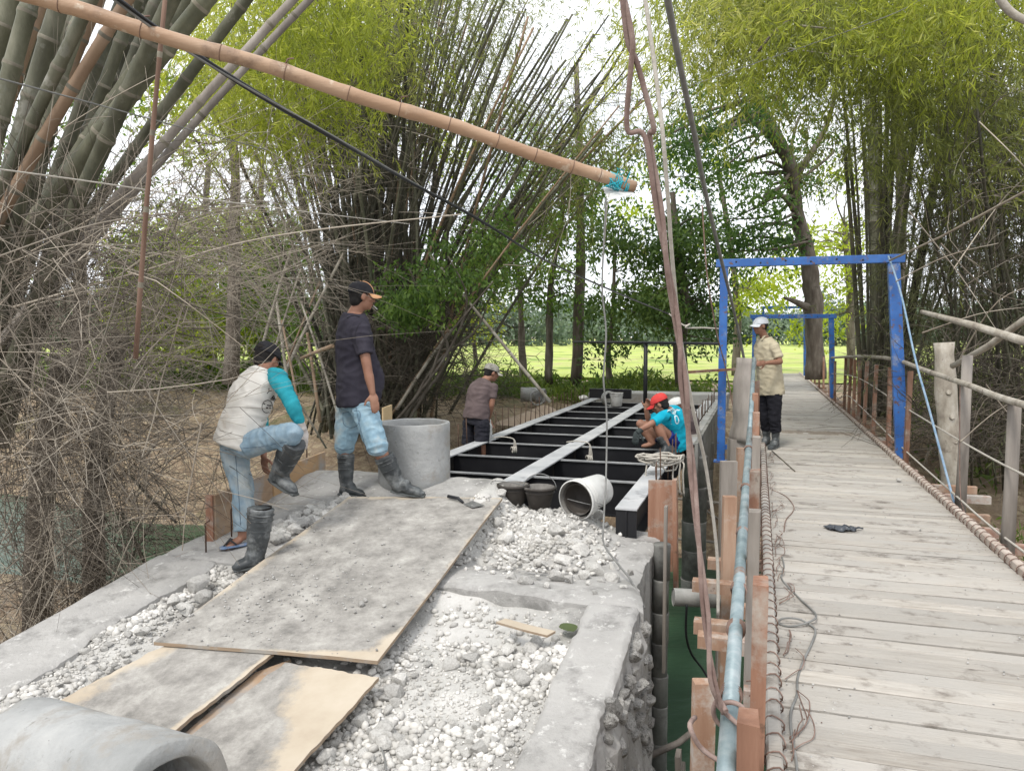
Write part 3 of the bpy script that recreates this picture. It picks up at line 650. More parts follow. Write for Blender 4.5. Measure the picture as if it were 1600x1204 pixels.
for side, v0 in ((1, 1.615), (-1, .085)):
    u = 1.6; c = 0
    while c < 145:
        o = bpy.data.objects.new('wire_tie', random.choice(tie)); link(o); o.location = W(u, v0, 0); o.rotation_euler = (0, 0, math.pi/2-A+random.uniform(-.2, .2)); o.scale = (1, -1 if side < 0 else 1, 1)
        # tails point towards the middle of the deck
        o.rotation_euler.z = (-A+math.pi/2)+random.uniform(-.2, .2); o.scale.y = -1 if side > 0 else 1
        o.scale.y *= -1
        world_child(o, fbm); u += random.uniform(.1, .14)*(1 if u < 9 else 1.5); c += 1
# right balusters
def u_at(px, v):
    k = (px-800)/F; Y = v/(k*CA-SA); return (Y+v*SA)/CA
RX = [(1420, 1.70, 'o'), (1392, 1.71, 'o'), (1367, 1.71, 'o'), (1353, 1.71, 'o'), (1344, 1.71, 'o'), (1336, 1.71, 'o'), (1328, 1.71, 'o'), (1321, 1.71, 'o'), (1306, 1.70, 'l'), (1298, 1.70, 'l'), (1288, 1.70, 'l'), (1281, 1.7, 'l'), (1274, 1.7, 'l'), (1268, 1.7, 'l'), (1263, 1.7, 'l'), (1259, 1.7, 'l')]
RAILH = lambda u: 1.04
for px, v, kd in RX:
    u = u_at(px, v); top = 1.07 if kd == 'o' else .93; 
    mb = MB(); lean = random.uniform(-.05, .05)+(.12 if kd == 'l' else 0); mb.beam(W(u, v, -.1), W(u+lean, v+random.uniform(-.01, .03), top+random.uniform(-.02, .02)), .05, .095, up=W(1, 0)-W(0, 0), ch=.004); mb.build('rail_post', m_brown, fbm, world=True)
for px, v, top, bot in [(1507, 1.75, 1.33, -.2), (1583, 1.74, 1.02, -.2)]:
    Y = v/(((px-800)/F)*CA-SA); u = (Y+v*SA)/CA
    mb = MB(); mb.tube([W(u-.04, v, bot), W(u, v+.02, .4), W(u+.03, v+.03, top)], [.05, .045, .045], 7); mb.build('grey_rail_post', m_greyw, fbm, world=True)
u_n = 3.2
mb = MB(); mb.tube([W(u_n, 1.75, -.2), W(u_n, 1.78, 1.02)], .045, 7); mb.build('grey_rail_post', m_greyw, fbm, world=True)
# handrail poles and ropes (right)
def catm(pts, n=8):
    pts = [V(p) for p in pts]; out = []
    for i in range(len(pts)-1):
        p0 = pts[max(i-1, 0)]; p1 = pts[i]; p2 = pts[i+1]; p3 = pts[min(i+2, len(pts)-1)]
        for k in range(n):
            t = k/n; out.append(.5*((2*p1)+(p2-p0)*t+(2*p0-5*p1+4*p2-p3)*t*t+(3*p1-p0-3*p2+p3)*t**3))
    out.append(pts[-1]); return out
def pxv(px, py, v):
    r = ray(px, py); k = v/(r.x*CA-r.y*SA); return r*k+V((0, 0, CZ))
hr = catm([W(2.4, 1.72, 1.05), pxv(1600, 632, 1.72), pxv(1515, 602, 1.72), pxv(1450, 580, 1.70), pxv(1400, 562, 1.69), pxv(1360, 557, 1.69), pxv(1330, 557, 1.69), W(20, 1.69, .98)])
mb = MB(); mb.tube(hr, .026, 8); mb.build('handrail_pole', m_barkp, fbm, world=True)
for pts, r in [([W(2.6, 1.7, .72), pxv(1600, 742, 1.72), pxv(1420, 640, 1.72), pxv(1340, 590, 1.7), W(20, 1.7, .6)], .008), ([W(2.6, 1.72, .25), pxv(1600, 862, 1.72), pxv(1480, 762, 1.72), pxv(1400, 690, 1.70), pxv(1350, 640, 1.7), pxv(1325, 618, 1.7), pxv(1312, 622, 1.7)], .009)]:
    mb = MB(); mb.tube(catm(pts), r, 6); mb.build('rope_rail', m_rope, fbm, world=True)
mb = MB(); mb.tube(catm([pxv(1500, 600, 1.7), pxv(1500, 760, 1.72), pxv(1507, 800, 1.7)]), .004, 5); mb.build('lashing', m_rustw, fbm, world=True)
# left balusters, seen almost end on
random.seed(21)
for u, v, top, wd, kd in [(1.35, .015, .30, .1, 'b'), (2.0, .0, .52, .1, 'b'), (2.75, .02, .66, .11, 'b'), (3.5, -.01, .74, .09, 'g'), (4.3, .0, .78, .1, 'b'), (5.2, .0, .85, .1, 'g'), (6.3, -.01, .9, .1, 'b'), (7.6, -.02, .96, .1, 'b'), (9.0, .0, 1.0, .1, 'b'), (11.6, .02, 1.0, .1, 'b')]:
    mb = MB(); mb.beam(W(u, v, -.5), W(u+random.uniform(-.03, .03), v+random.uniform(-.01, .01), top), .05, wd, up=W(1, 0)-W(0, 0), ch=.005, jit=.003); mb.build('rail_post', m_brown if kd == 'b' else m_greyw, fbm, world=True)
for px, Y, zt, zb, wd, m in [(1102, 3.0, .12, -1.2, .085, m_fresh), (1139, 4.9, .47, -.9, .08, m_fresh), (1137, 6.6, .42, -1.5, .14, m_greyw), (1160, 7.8, .36, -.4, .13, m_fresh)]:
    q = P(px, 700, Y); mb = MB(); mb.beam((q.x, Y, zb), (q.x+.01, Y, zt), wd, .06, up=(0, 1, 0), ch=.005); mb.build('timber_stub', m, fbm, world=True)
for px, py, Y, L_ in [(1100, 914, 4.75, .42), (1105, 978, 4.1, .36), (1112, 1000, 3.95, .3), (1122, 880, 5.3, .25)]:
    q = P(px, py, Y); u, v = UV(q); mb = MB(); mb.beam(W(u, v-.07, q.z), W(u, v+L_, q.z), .085, .07, ch=.004); mb.build('joist_end', m_fresh, fbm, world=True)
# pipe rail on the left with thicker lashings
pr = empty('pipe_handrail', P(1135, 1204, 1.9), 'galvanised steel pipe handrail lashed along the left edge of the footbridge', 'pipe rail')
pa, pb = P(1131, 1290, 1.72), P(1172, 668, 6.6)
mid = P(1141, 1110, 2.15)
mb = MB(); mb.tube([pa, P(1136, 1190, 1.95), mid], .026, 16); mb.build('pipe', m_pipe, pr, world=True)
mb = MB(); mb.tube([mid+(pb-mid)*.0+V((0, 0, .012)), mid.lerp(pb, .3)+V((0, 0, .01)), mid.lerp(pb, .7), pb], [.024]*4, 16); mb.build('pipe', m_pipe, pr, world=True)
mb = MB(); mb.tube([P(1172, 672, 6.5), P(1178, 560, 8.6)], .021, 12); mb.build('pipe', m_pipe, pr, world=True)
mb = MB(); mb.lathe([(.031, -.03), (.034, -.02), (.034, .02), (.031, .03)], mid.lerp(pb, .12), pb-mid, 16); mb.build('pipe_coupling', m_rustw, pr, world=True)
def wrap(mb, c, d, r, turns, rw, pitch=.012, seg=10, m=0):
    x, y = mb.frame(d); d = V(d).normalized(); pts = [V(c)+d*(i/seg*pitch-turns*pitch/2)+(x*math.cos(2*math.pi*i/seg)+y*math.sin(2*math.pi*i/seg))*r for i in range(int(turns*seg)+1)]; mb.tube(pts, rw, 5, m)
dpr = (pb-mid).normalized()
for t in (.02, .2, .36, .55, .8):
    mb = MB(); c = mid.lerp(pb, t); wrap(mb, c, dpr, .03, 3.2, .004, .014); mb.build('wire_lashing', m_rustw, pr, world=True)
# main suspension cable (near, twisted pair) looping under the pipe
def cable(name, pts, r, mat, label, cat='cable', seg=8, sub=8, group=None):
    mb = MB(); mb.tube(catm(pts, sub), r, seg); return tag(mb.build(name, mat), label, cat, group)
sc = empty('suspension_cable', P(1135, 1115, 2.1), 'thick twisted brown hanger cable looped around the pipe handrail', 'cable')
base = [P(968, -40, 1.75), P(984, 60, 1.78), P(990, 100, 1.8), P(1000, 200, 1.85), P(1010, 215, 1.86), P(1030, 330, 1.9), P(1045, 430, 1.95), P(1060, 520, 2.0), P(1068, 600, 2.0), P(1080, 720, 2.05), P(1090, 830, 2.05), P(1103, 960, 2.05), P(1113, 1060, 2.05), P(1130, 1112, 2.08)]
offs1 = [(0, 0), (0, 0), (3, 0), (-22, -30), (-8, 0), (-1, 0), (-3, 0), (4, 0), (-5, 0), (4, 0), (-5, 0), (4, 0), (-4, 0), (4, 0)]
for sgn, nm in ((1, 'a'), (-1, 'b')):
    pts = []
    for i, p in enumerate(base):
        k = 2.0*p.y/1200/2
        dx = {3: -19, 4: -3}.get(i, 4*math.sin(i*2.2)) if sgn > 0 else {2: 6, 3: 20, 4: 6}.get(i, -4*math.sin(i*2.2))
        pts.append(p+V((dx/1200*p.y, .008*sgn*math.cos(i*2.2), 0)))
    mb = MB(); mb.tube(catm(pts, 6), .0066, 8); mb.build('cable_strand', m_cablebrown, sc, world=True)
mb = MB(); q = P(1137, 1105, 2.12); pts = [P(1130, 1108, 2.08)+V((0, -.03, .01))]
for i in range(15):
    a = i/14*2*math.pi; pts.append(q+V((.042*math.cos(a+2.4), -.02+.02*math.sin(a), .05*math.sin(a+2.4)-.02*i/14)))
pts += [P(1178, 1160, 2.0), P(1150, 1195, 1.95), P(1100, 1172, 2.0), P(1078, 1135, 2.0), P(1086, 1120, 2.1)]
mb.tube(catm(pts, 4), .007, 7); mb.build('cable_loop', m_cablebrown, sc, world=True)
cable('hanger_cable', [P(1036, -40, 3.2), P(1060, 90, 3.8), P(1085, 210, 4.6), P(1102, 300, 5.4), P(1128, 410, 7), P(1150, 500, 8.6), P(1164, 568, 9.2)], .016, m_dgrey, 'dark grey steel cable curving down to the top of the thick log post')
cable('hanger_rope', [P(1002, -40, 3.0), P(1017, 60, 3.0), P(1030, 160, 3.0), P(1037, 225, 3.0), P(1045, 330, 3.1), P(1050, 400, 3.2), P(1062, 520, 3.4), P(1083, 640, 3.6), P(1103, 730, 3.8), P(1120, 860, 3.9), P(1122, 960, 3.9)], .0085, m_rope, 'pale cord hanging right of the twisted brown cable', 'rope')
cable('hanging_wire', [P(947, 310, 6.0), P(944, 370, 6.0), P(941, 450, 6.0), P(947, 520, 6.0), P(943, 590, 6.0), P(948, 650, 6.0), P(947, 740, 5.9), P(943, 820, 5.5), P(944, 850, 5.2), P(965, 880, 4.9), P(985, 905, 4.7), P(1007, 950, 4.3)], .007, m_dgrey, 'thin grey wire dangling in front of the white bucket', 'wire')
cable('stay_wire', [P(1097, 320, 9), P(1105, 430, 9), P(1120, 520, 9.2), P(1135, 580, 9.4), P(1150, 660, 9.4)], .008, m_rustw, 'thin brown wire beside the left blue post', 'wire')
# overhead black cables
cb2 = empty('cable_bundle', P(550, 230, 4), 'black bundle of overhead cables running diagonally past the bamboo pole', 'cable bundle')
B0 = [P(150, -25, 2.4), P(270, 60, 2.7), P(400, 143, 3.1), P(520, 215, 3.7), P(640, 285, 4.6), P(750, 345, 5.9), P(850, 405, 7.6), P(960, 455, 9), P(1045, 490, 10)]
for k, (r, dx, dy) in enumerate([(.0065, 0, 0), (.0055, 5, 5), (.0045, -3, 7), (.003, 12, 3)]):
    pts = [p+V((dx*.0012*math.cos(i*1.3), 0, dy*.0017*math.cos(i*1.1+k))) for i, p in enumerate(B0)]
    mb = MB(); mb.tube(catm(pts), r, 7); mb.build('cable', m_black if k != 2 else m_dgrey, cb2, world=True)
cable('tie_wire', [P(1045, 490, 10), P(1068, 508, 10), P(1078, 506, 10), P(1072, 512, 10), P(1100, 512, 10.1), P(1128, 514, 10.1)], .011, m_rope, 'knotted pale rope tying the cables to the left blue post', 'rope')
for pts, lab in [([P(-20, 262, 3), P(150, 285, 3.4), P(330, 312, 4), P(470, 330, 5), P(640, 350, 7)], 'thin pale wire strung across the grey bamboo culms'), ([P(-20, 118, 3), P(120, 155, 3.6), P(250, 190, 4.5), P(420, 235, 6)], 'thin dark wire strung behind the tan bamboo pole')]:
    cable('overhead_wire', pts, .0035, m_rope if 'pale' in lab else m_dgrey, lab, 'wire')
cable('sky_wire', [P(830, 165, 9), P(1000, 155, 9), P(1200, 92, 9), P(1400, 20, 8), P(1460, -20, 8)], .004, m_dgrey, 'thin wire crossing high in front of the green canopy', 'wire')
# overhead bamboo pole with board
bp = empty('bamboo_pole', P(990, 293, 3.0), 'long tan bamboo pole slanting overhead with turquoise twine at its tip', 'bamboo pole')
a, b = P(20, -14, 2.55), P(992, 294, 2.95); n = 60; pts = []; rr = []; mi = []
nodes = [.07, .19, .30, .405, .505, .595, .68, .755, .825, .885, .935]
for i in range(n+1):
    t = i/n; bend = -.014*math.sin(math.pi*t); pts.append(a.lerp(b, t)+V((0, 0, -bend*1.2+.004*math.sin(t*21)))); d = min(abs(t-q) for q in nodes); rr.append((.0262-.004*t)*(1.09 if d < .009 else 1)); mi.append(0)
for t in nodes:
    pass
mb = MB(); mb.tube(pts, rr, 16); mb.build('culm', m_pole, bp, world=True)
for t in nodes:
    i = int(t*n); mb = MB(); wrap(mb, pts[i], pts[i+1]-pts[i-1], rr[i]*1.01, 1.0, .0016, .0005, 16); mb.build('node_ring', m_sapl, bp, world=True)
    if random.random() < .6:
        mb = MB(); q = pts[i]+V((0, -.01, .02)); mb.tube([q, q+V((.01, 0, .02)), q+V((.03, 0, .022))], .003, 5); mb.build('branch_stub', m_rustw, bp, world=True)
mb = MB()
for c, tn in ((P(956, 282, 2.94), 4), (P(965, 286, 2.94), 3), (P(978, 290, 2.95), 2)):
    wrap(mb, c, b-a, .0275, tn, .0026, .007)
for _ in range(9):
    q = P(random.uniform(950, 985), random.uniform(275, 290), 2.92); mb.tube([q, q+V((random.uniform(-.03, .03), -.01, random.uniform(-.03, .04))), q+V((random.uniform(-.05, .05), -.02, random.uniform(-.05, .03)))], .0016, 4)
mb.build('twine', m_ropet, bp, world=True)
mb = MB(); mb.add([P(942, 293, 2.98), P(992, 296, 2.98), P(985, 304, 2.9), P(950, 312, 2.9)] + [p+V((0, 0, -.003)) for p in (P(942, 293, 2.98), P(992, 296, 2.98), P(985, 304, 2.9), P(950, 312, 2.9))], [(0, 1, 2, 3), (7, 6, 5, 4), (0, 4, 5, 1), (1, 5, 6, 2), (2, 6, 7, 3), (3, 7, 4, 0)])
tag(mb.build('white_plate', m_white), 'small white plate tied under the tip of the tan bamboo pole', 'plate')
mb = MB(); mb.tube([P(952, 300, 2.9), P(948, 330, 2.95), P(945, 380, 3.0)], .0015, 4); tag(mb.build('string', m_rope), 'string dangling from the white plate at the bamboo tip', 'string')

# ---------------------------------------------------------------- blue gate frames
def gate(u, vl, vr, vrt, zt, zb, wd, label, brace=False):
    root = empty('blue_gate_frame', W(u, (vl+vr)/2, zb), label, 'gate frame', 'blue gate frames over the footbridge')
    mb = MB(); mb.beam(W(u, vl, zb), W(u, vl, zt-.05), wd, wd, up=W(1, 0)-W(0, 0)); mb.build('post', m_blue, root, world=True, bevel=.006)
    mb = MB(); mb.beam(W(u, vr, zb), W(u, vrt, zt-.05), wd*1.35, wd, up=W(1, 0)-W(0, 0)); mb.build('post', m_blue, root, world=True, bevel=.006)
    mb = MB(); mb.beam(W(u-.012, vl-.1, zt), W(u-.012, vrt+.12, zt), wd, .1); o = mb.build('crossbar', m_blue, root, world=True, bevel=.004)
    mb = MB()
    for k in range(7):
        v = vl+.15+(vrt-vl-.2)*k/6; c = W(u-.012-wd/2-.001, v, zt+.01*(-1)**k); mb.lathe([(.012, 0), (.012, .004)], c, W(-1, 0)-W(0, 0), 8)
    mb.build('bolt_hole', m_black, root, world=True)
    mb = MB(); mb.box(W(u, vl, zb+.01), W(.09, 0)-W(0, 0), W(0, .09)-W(0, 0), (0, 0, .01)); mb.box(W(u, vl+.12, zb+.2), W(.03, 0)-W(0, 0), W(0, .08)-W(0, 0), (0, 0, .03)); mb.build('base_plate', m_blue, root, world=True)
gate(10.4, -.44, 1.72, 1.55, 2.44, -.15, .1, 'nearest blue steel gate frame straddling the footbridge behind the log post')
gate(20, -.1, 1.74, 1.66, 1.98, 0, .09, 'middle lower blue gate frame over the footbridge')
gate(30, .15, 1.66, 1.6, 2.55, 0, .09, 'farthest blue gate frame at the end of the footbridge')
cable('blue_stay_rope', [P(1388, 400, 9.3), P(1408, 460, 8.9), P(1430, 560, 8.2), P(1452, 640, 7.6), P(1492, 790, 6.9)], .011, m_ropeb, 'pale blue rope slanting down from the right end of the nearest blue gate frame', 'rope')
mb = MB(); mb.tube([P(1390, 407, 9.2), P(1470, 370, 8.5), P(1600, 300, 7.2), P(1680, 260, 6.4)], .012, 7); tag(mb.build('bamboo_stick', m_twig), 'long thin bamboo stick rising right from the corner of the nearest blue gate frame', 'stick')
mb = MB(); mb.beam(W(9.8, -.86, 1.05), W(10.6, -.05, 1.08), .06, .03); tag(mb.build('red_batten', m_brown), 'thin red brown batten laid across the left blue post', 'batten')
# logs
def log(px, pt, pb_, Y, r0, r1, label, mat=m_barkp, dx=0):
    b_ = P(px, pb_, Y); t_ = P(px+dx, pt, Y); n = 14; pts = []; rr = []
    root = empty('log_post', b_, label, 'log post', 'thick log posts at the footbridge')
    for i in range(n+1):
        t = i/n; pts.append(b_.lerp(t_, t)+V((.012*math.sin(t*7), .01*math.cos(t*5), 0))); rr.append((r0+(r1-r0)*t)*(1+.05*math.sin(t*19)))
    mb = MB(); mb.tube(pts, rr, 18, cap=True)
    vs = mb.v; mb.v = [tuple(V(p)+V((fnoise(p[0]*1, p[2], 9, 4), fnoise(p[1], p[2], 9, 5), 0))*.012) for p in vs]
    mb.build('log', mat, root, world=True)
    mb = MB()
    for k in range(4 if mat is m_barkp else 0):
        q = pts[int(n*(.3+.14*k))]; a = random.uniform(3.6, 5.8); rad = rr[0]*.98
        mb.lathe([(.032, -.01), (.024, .004), (.012, .001), (.001, .0)], q+V((math.cos(a)*rad, math.sin(a)*rad, 0)), (math.cos(a), math.sin(a), .2), 8)
    if mb.v: mb.build('knot', mat, root, world=True)
    return root
log(1490, 535, 800, 8.6, .125, .105, 'pale barked log post standing right of the footbridge beyond the rope rail', dx=-16)
log(1160, 560, 690, 9.05, .15, .115, 'thick weathered log post the khaki man leans on', mat=m_greyw, dx=6)
mb = MB(); q = P(1152, 690, 9.05); mb.beam((q.x, q.y, -1.9), (q.x+.02, q.y, q.z+.04), .25, .2, up=(0, 1, 0), ch=.03, jit=.01); tag(mb.build('timber_pile', m_greyw), 'square grey timber pile under the log post the khaki man leans on', 'pile')
mb = MB(); mb.tube([P(1440, 487, 7.2), P(1520, 508, 6.6), P(1600, 533, 6), P(1700, 560, 5.4)], [.02, .032, .036, .04], 8); tag(mb.build('bamboo_rail', m_barkp), 'grey bamboo pole slanting down to the right above the pale log post', 'bamboo pole')
mb = MB(); mb.tube([P(1488, 572, 7.4), P(1545, 540, 6.9), P(1600, 500, 6.5), P(1700, 440, 6)], [.028, .03, .03, .03], 8); tag(mb.build('bamboo_rail', m_barkp), 'grey bamboo pole slanting up to the right from the pale log post', 'bamboo pole')
mb = MB(); mb.tube([P(895, 534, 15.5), P(1000, 535, 13), P(1125, 537, 10.3)], .022, 8); tag(mb.build('horizontal_pipe', m_black), 'thin black horizontal pipe reaching the left blue post in front of the field', 'pipe')
mb = MB(); mb.tube([P(1009, 536, 12.8), P(1008, 635, 12.8)], .035, 8); tag(mb.build('iron_stake', m_black), 'thin black stake standing behind the red capped man', 'stake')
mb = MB(); mb.tube([P(1052, 932, 4.95), P(1135, 936, 4.95)], .058, 18, cap=False); mb.tube([P(1053, 932, 4.95), P(1134, 936, 4.95)], .05, 18, cap=True); tag(mb.build('grey_pipe', m_casing), 'short fat grey pipe poking out under the footbridge joists', 'pipe')
cable('black_hose', [P(1073, 945, 4.9), P(1072, 990, 5), P(1080, 1020, 5.1), P(1098, 1045, 5.2), P(1110, 1065, 5.2)], .008, m_black, 'thin black hose hanging above the green water', 'hose')
# scaffold bits under the new bridge
sb = empty('scaffold', W(11.8, -.4, -1.8), 'dark jumble of thin timber scaffold sticks under the footbridge near the far bank', 'scaffold')
random.seed(5)
for k in range(18):
    u, v = random.uniform(10.6, 12.8), random.uniform(-.9, .6)
    mb = MB(); 
    if k % 3: mb.tube([W(u, v, -2.2), W(u+random.uniform(-.1, .1), v+random.uniform(-.1, .1), random.uniform(-.8, -.25))], .022, 6)
    else: mb.tube([W(u, v-.5, random.uniform(-1.6, -.8)), W(u+.2, v+.6, random.uniform(-1.6, -.8))], .02, 6)
    mb.build('stick', m_greyw, sb, world=True)
for k in range(5):
    mb = MB(); mb.beam(W(3.6+k*.28, -.42+.02*k, -2.2), W(3.6+k*.28, -.4, random.uniform(-1.3, -.9)), .03, .1, up=W(1, 0)-W(0, 0)); tag(mb.build('wet_board', m_greyw), ('nearest', 'second nearest', 'middle', 'second farthest', 'farthest')[k]+' of the dark wet boards standing at the foot of the right wall', 'board', 'wet boards at the foot of the wall')
mb = MB(); mb.tube([P(1015, 1180, 4.4), P(1060, 1160, 4.5), P(1088, 1138, 4.6)], .02, 6); tag(mb.build('driftwood', m_greyw), 'crooked grey stick lying above the dark shore at the wall foot', 'stick')

# ---------------------------------------------------------------- concrete rings and pipe
def ring(c, d, r, th, L_, label, name='concrete_ring', mat=m_concl, group=None, seg=48, chip=.0, cat='concrete ring'):
    root = empty(name, c, label, cat, group)
    mb = MB(); e = .008; prof = [(r-th, e), (r-th, L_-e), (r-th+e, L_), (r-e, L_), (r, L_-e), (r, e), (r-e, 0), (r-th+e, 0)]
    p2 = []
    for (ra, ha), (rb_, hb) in zip(prof, prof[1:]+prof[:1]):
        m_ = 8 if abs(ha-hb) > .1 else 1
        for i in range(m_): p2.append((ra+(rb_-ra)*i/m_, ha+(hb-ha)*i/m_))
    mb.lathe(p2, c, d, seg, closed=True)
    if chip: mb.v = [tuple(V(p)+V((fnoise(p[0], p[1], 14, 2), fnoise(p[1], p[2], 14, 3), fnoise(p[0], p[2], 14, 4)))*chip) for p in mb.v]
    bm = None
    o = mb.build('ring_shell', mat, root, world=True)
    b_ = bmesh.new(); b_.from_mesh(o.data); bmesh.ops.recalc_face_normals(b_, faces=b_.faces); b_.to_mesh(o.data); b_.free()
    return root
q = P(646, 768, 6.55); ring(V((q.x, 6.62, .2)), (0, 0, 1), .31, .035, .56, 'pale concrete ring standing upright beside the boots of the man in the black shirt', chip=.004)
far_, near_ = P(48, 1180, 3.0), P(272, 1262, 2.42)
dd = (near_-far_).normalized(); ring(far_-dd*.05, dd, .215, .06, (near_-far_).length+.05, 'big pale concrete pipe lying in the bottom left foreground', 'concrete_pipe', chip=.01, cat='concrete pipe', seg=64)
cg = 'concrete rings on the far bank'
q = G(829, 630, -.1)
ring(P(814, 616, 17.6), V((1, -.1, 0)).normalized(), .165, .03, .42, 'concrete ring on its side, left one of the far bank pair', group=cg)
ring(P(838, 618, 17.2), V((1, -.25, 0)).normalized(), .165, .03, .2, 'concrete ring on its side, right one of the far bank pair', group=cg)
ring(P(838, 621, 17.0), V((.25, -1, 0)).normalized(), .17, .03, .1, 'narrow concrete ring facing the camera in front of the far bank pair', group=cg)
ring(P(950, 622, 15.2), V((.2, -1, 0)).normalized(), .15, .025, .2, 'concrete ring facing the camera just left of the upright white bucket', group=cg)
# sand heap
def heap_ob(name, c, rx, ry, h, mat, label, cat, seed=1):
    mb = MB(); n = 40; m = 14; vs = [V((0, 0, h))]
    for j in range(1, m+1):
        for i in range(n):
            a = 2*math.pi*i/n; t = j/m; k = 1+.12*noise.noise(V((math.cos(a)*1.3, math.sin(a)*1.3, seed)))
            vs.append(V((math.cos(a)*rx*t*k, math.sin(a)*ry*t*k, h*(1-t)**1.1*(1+.1*noise.noise(V((math.cos(a)*2, math.sin(a)*2, t*3))))-.08*t)))
    fs = [(0, 1+i, 1+(i+1) % n) for i in range(n)]+[(1+(j-1)*n+i, 1+j*n+i, 1+j*n+(i+1) % n, 1+(j-1)*n+(i+1) % n) for j in range(1, m) for i in range(n)]
    mb.add(vs, fs, 0, True); o = mb.build(name, mat); o.location = c; return tag(o, label, cat)
q = G(850, 652, -.1); heap_ob('sand_heap', V((q.x, q.y, -.12)), .95, .8, .27, m_sand, 'low heap of tan sand behind the rebar row on the far bank', 'sand heap')
q = G(770, 634, -.1); mb = MB(); mb.box(P(774, 608, 17.8), (.05, 0, .13), (0, .06, 0), (.1, 0, .04), jit=.03); tag(place_rock('pale_stone', None, P(912, 622, 16.5), .12), 'lone pale stone on the bank left of the ring beside the white bucket', 'stone')

# ---------------------------------------------------------------- buckets, trowel, rope, bag
def bucket(c, d, r0, r1, h, mat, inner, label, name='bucket', group=None, lip=True, handle='up', hang=0, cat='bucket', ribs=2):
    root = empty(name, c, label, cat, group); d = V(d).normalized()
    mb = MB(); prof = [(r0-.012, .0), (r0, .008), (r0+(r1-r0)*.72, h*.72)]
    for k in range(ribs): prof += [(r0+(r1-r0)*(.74+.08*k), h*(.74+.08*k)), (r0+(r1-r0)*(.74+.08*k)+.01, h*(.745+.08*k)), (r0+(r1-r0)*(.76+.08*k)+.01, h*(.755+.08*k)), (r0+(r1-r0)*(.76+.08*k), h*(.76+.08*k))]
    prof += [(r1, h), (r1-.006, h)]
    mb.lathe(prof[:-1], c, d, 36); mb.f = [f for f in mb.f if len(f) < 36]; mb.m = mb.m[:len(mb.f)]; mb.sm = mb.sm[:len(mb.f)]
    mb.lathe([(0.001, .0), (r0-.012, .0)], c, d, 36)
    mb.lathe([(r1, h), (r1+.009, h-.003), (r1+.009, h-.02), (r1-.003, h-.02)], c, d, 36, mi=0); mb.f = [f for f in mb.f if len(f) < 36]; mb.m = mb.m[:len(mb.f)]; mb.sm = mb.sm[:len(mb.f)]
    mb.build('shell', mat, root, world=True)
    mb = MB(); mb.lathe([(.001, .012), (r0-.015, .012), (r1-.006, h)], c, d, 36); mb.f = [f for f in mb.f if len(f) < 36]; mb.m = mb.m[:len(mb.f)]; mb.sm = mb.sm[:len(mb.f)]
    mb.build('inside', inner, root, world=True)
    x, y = mb.frame(d); top = V(c)+d*(h-.03); hs = V(x)*math.cos(hang)+V(y)*math.sin(hang)
    up = d if handle == 'up' else (V((0, 0, -1))*.3-d*.25 if handle == 'side' else V(handle))
    up = up.normalized(); pts = [top+hs*(r1+.012)*math.cos(a)+up*(r1*1.05)*math.sin(a) for a in [math.pi*i/12 for i in range(13)]]
    mb = MB(); mb.tube(pts, .004, 6); mb.build('handle', m_iron, root, world=True); return root
ax = (P(880, 787, 5.75)-P(936, 762, 6.15)).normalized()
wb = bucket(P(938, 764, 6.12), ax, .125, .15, .36, m_white, m_bucketin, 'white plastic bucket tipped on its side on the limestone heap', handle=(.6, 0, -.2), cat='bucket')
mb = MB(); mb.lathe([(.001, .2), (.105, .2), (.118, .33)], P(938, 764, 6.12), ax, 30); mb.f = [f for f in mb.f if len(f) < 30]; mb.m = mb.m[:len(mb.f)]; mb.sm = mb.sm[:len(mb.f)]
mb.lathe([(.118, .33), (.123, .335), (.123, .32)], P(938, 764, 6.12), ax, 30); mb.f = [f for f in mb.f if len(f) < 30]; mb.m = mb.m[:len(mb.f)]; mb.sm = mb.sm[:len(mb.f)]
tag(mb.build('rubber_pail', m_rub2), 'black rubber pail nested inside the tipped white bucket', 'pail')
bucket(P(802, 788, 6.15), (0, 0, 1), .085, .125, .17, m_rub2, m_bucketin, 'left one of two dark rubber mortar buckets at the front edge of the slab', name='rubber_bucket', handle=(-.8, 0, .35), group='dark rubber mortar buckets', cat='bucket', ribs=1)
bucket(P(843, 793, 6.1), (0, 0, 1), .085, .125, .175, m_rub2, m_bucketin, 'right one of two dark rubber mortar buckets with its wire handle raised', name='rubber_bucket', handle=(0, 0, 1), group='dark rubber mortar buckets', cat='bucket', ribs=1)
bucket(P(963, 634, 14.6), (0, 0, 1), .105, .12, .26, m_white, m_bucketin, 'white bucket standing upright at the far end of the steel frame', handle='side')
tr = empty('trowel', RP(735, 790, .08), 'mortar trowel lying at the top corner of the big plywood sheet', 'trowel')
mb = MB(); mb.tube([P(700, 775, 5.9), P(716, 778, 5.85), P(724, 785, 5.8)], [.014, .013, .009], 8); mb.build('handle', m_black, tr, world=True)
mb = MB(); q = [P(724, 788, 5.78), P(738, 782, 5.85), P(757, 789, 5.72), P(738, 793, 5.68)]
mb.add(q+[p+V((0, 0, .002)) for p in q], [(0, 1, 2, 3)[::-1], (4, 5, 6, 7), (0, 1, 5, 4), (1, 2, 6, 5), (2, 3, 7, 6), (3, 0, 4, 7)]); mb.tube([P(724, 785, 5.8), q[0]+V((.02, 0, .004))], .005, 6); mb.build('blade', m_iron, tr, world=True)
rp_ = empty('rope_coil', P(1040, 718, 7.6), 'coil of pale rope heaped on the right girder below the squatting man', 'rope')
random.seed(9)
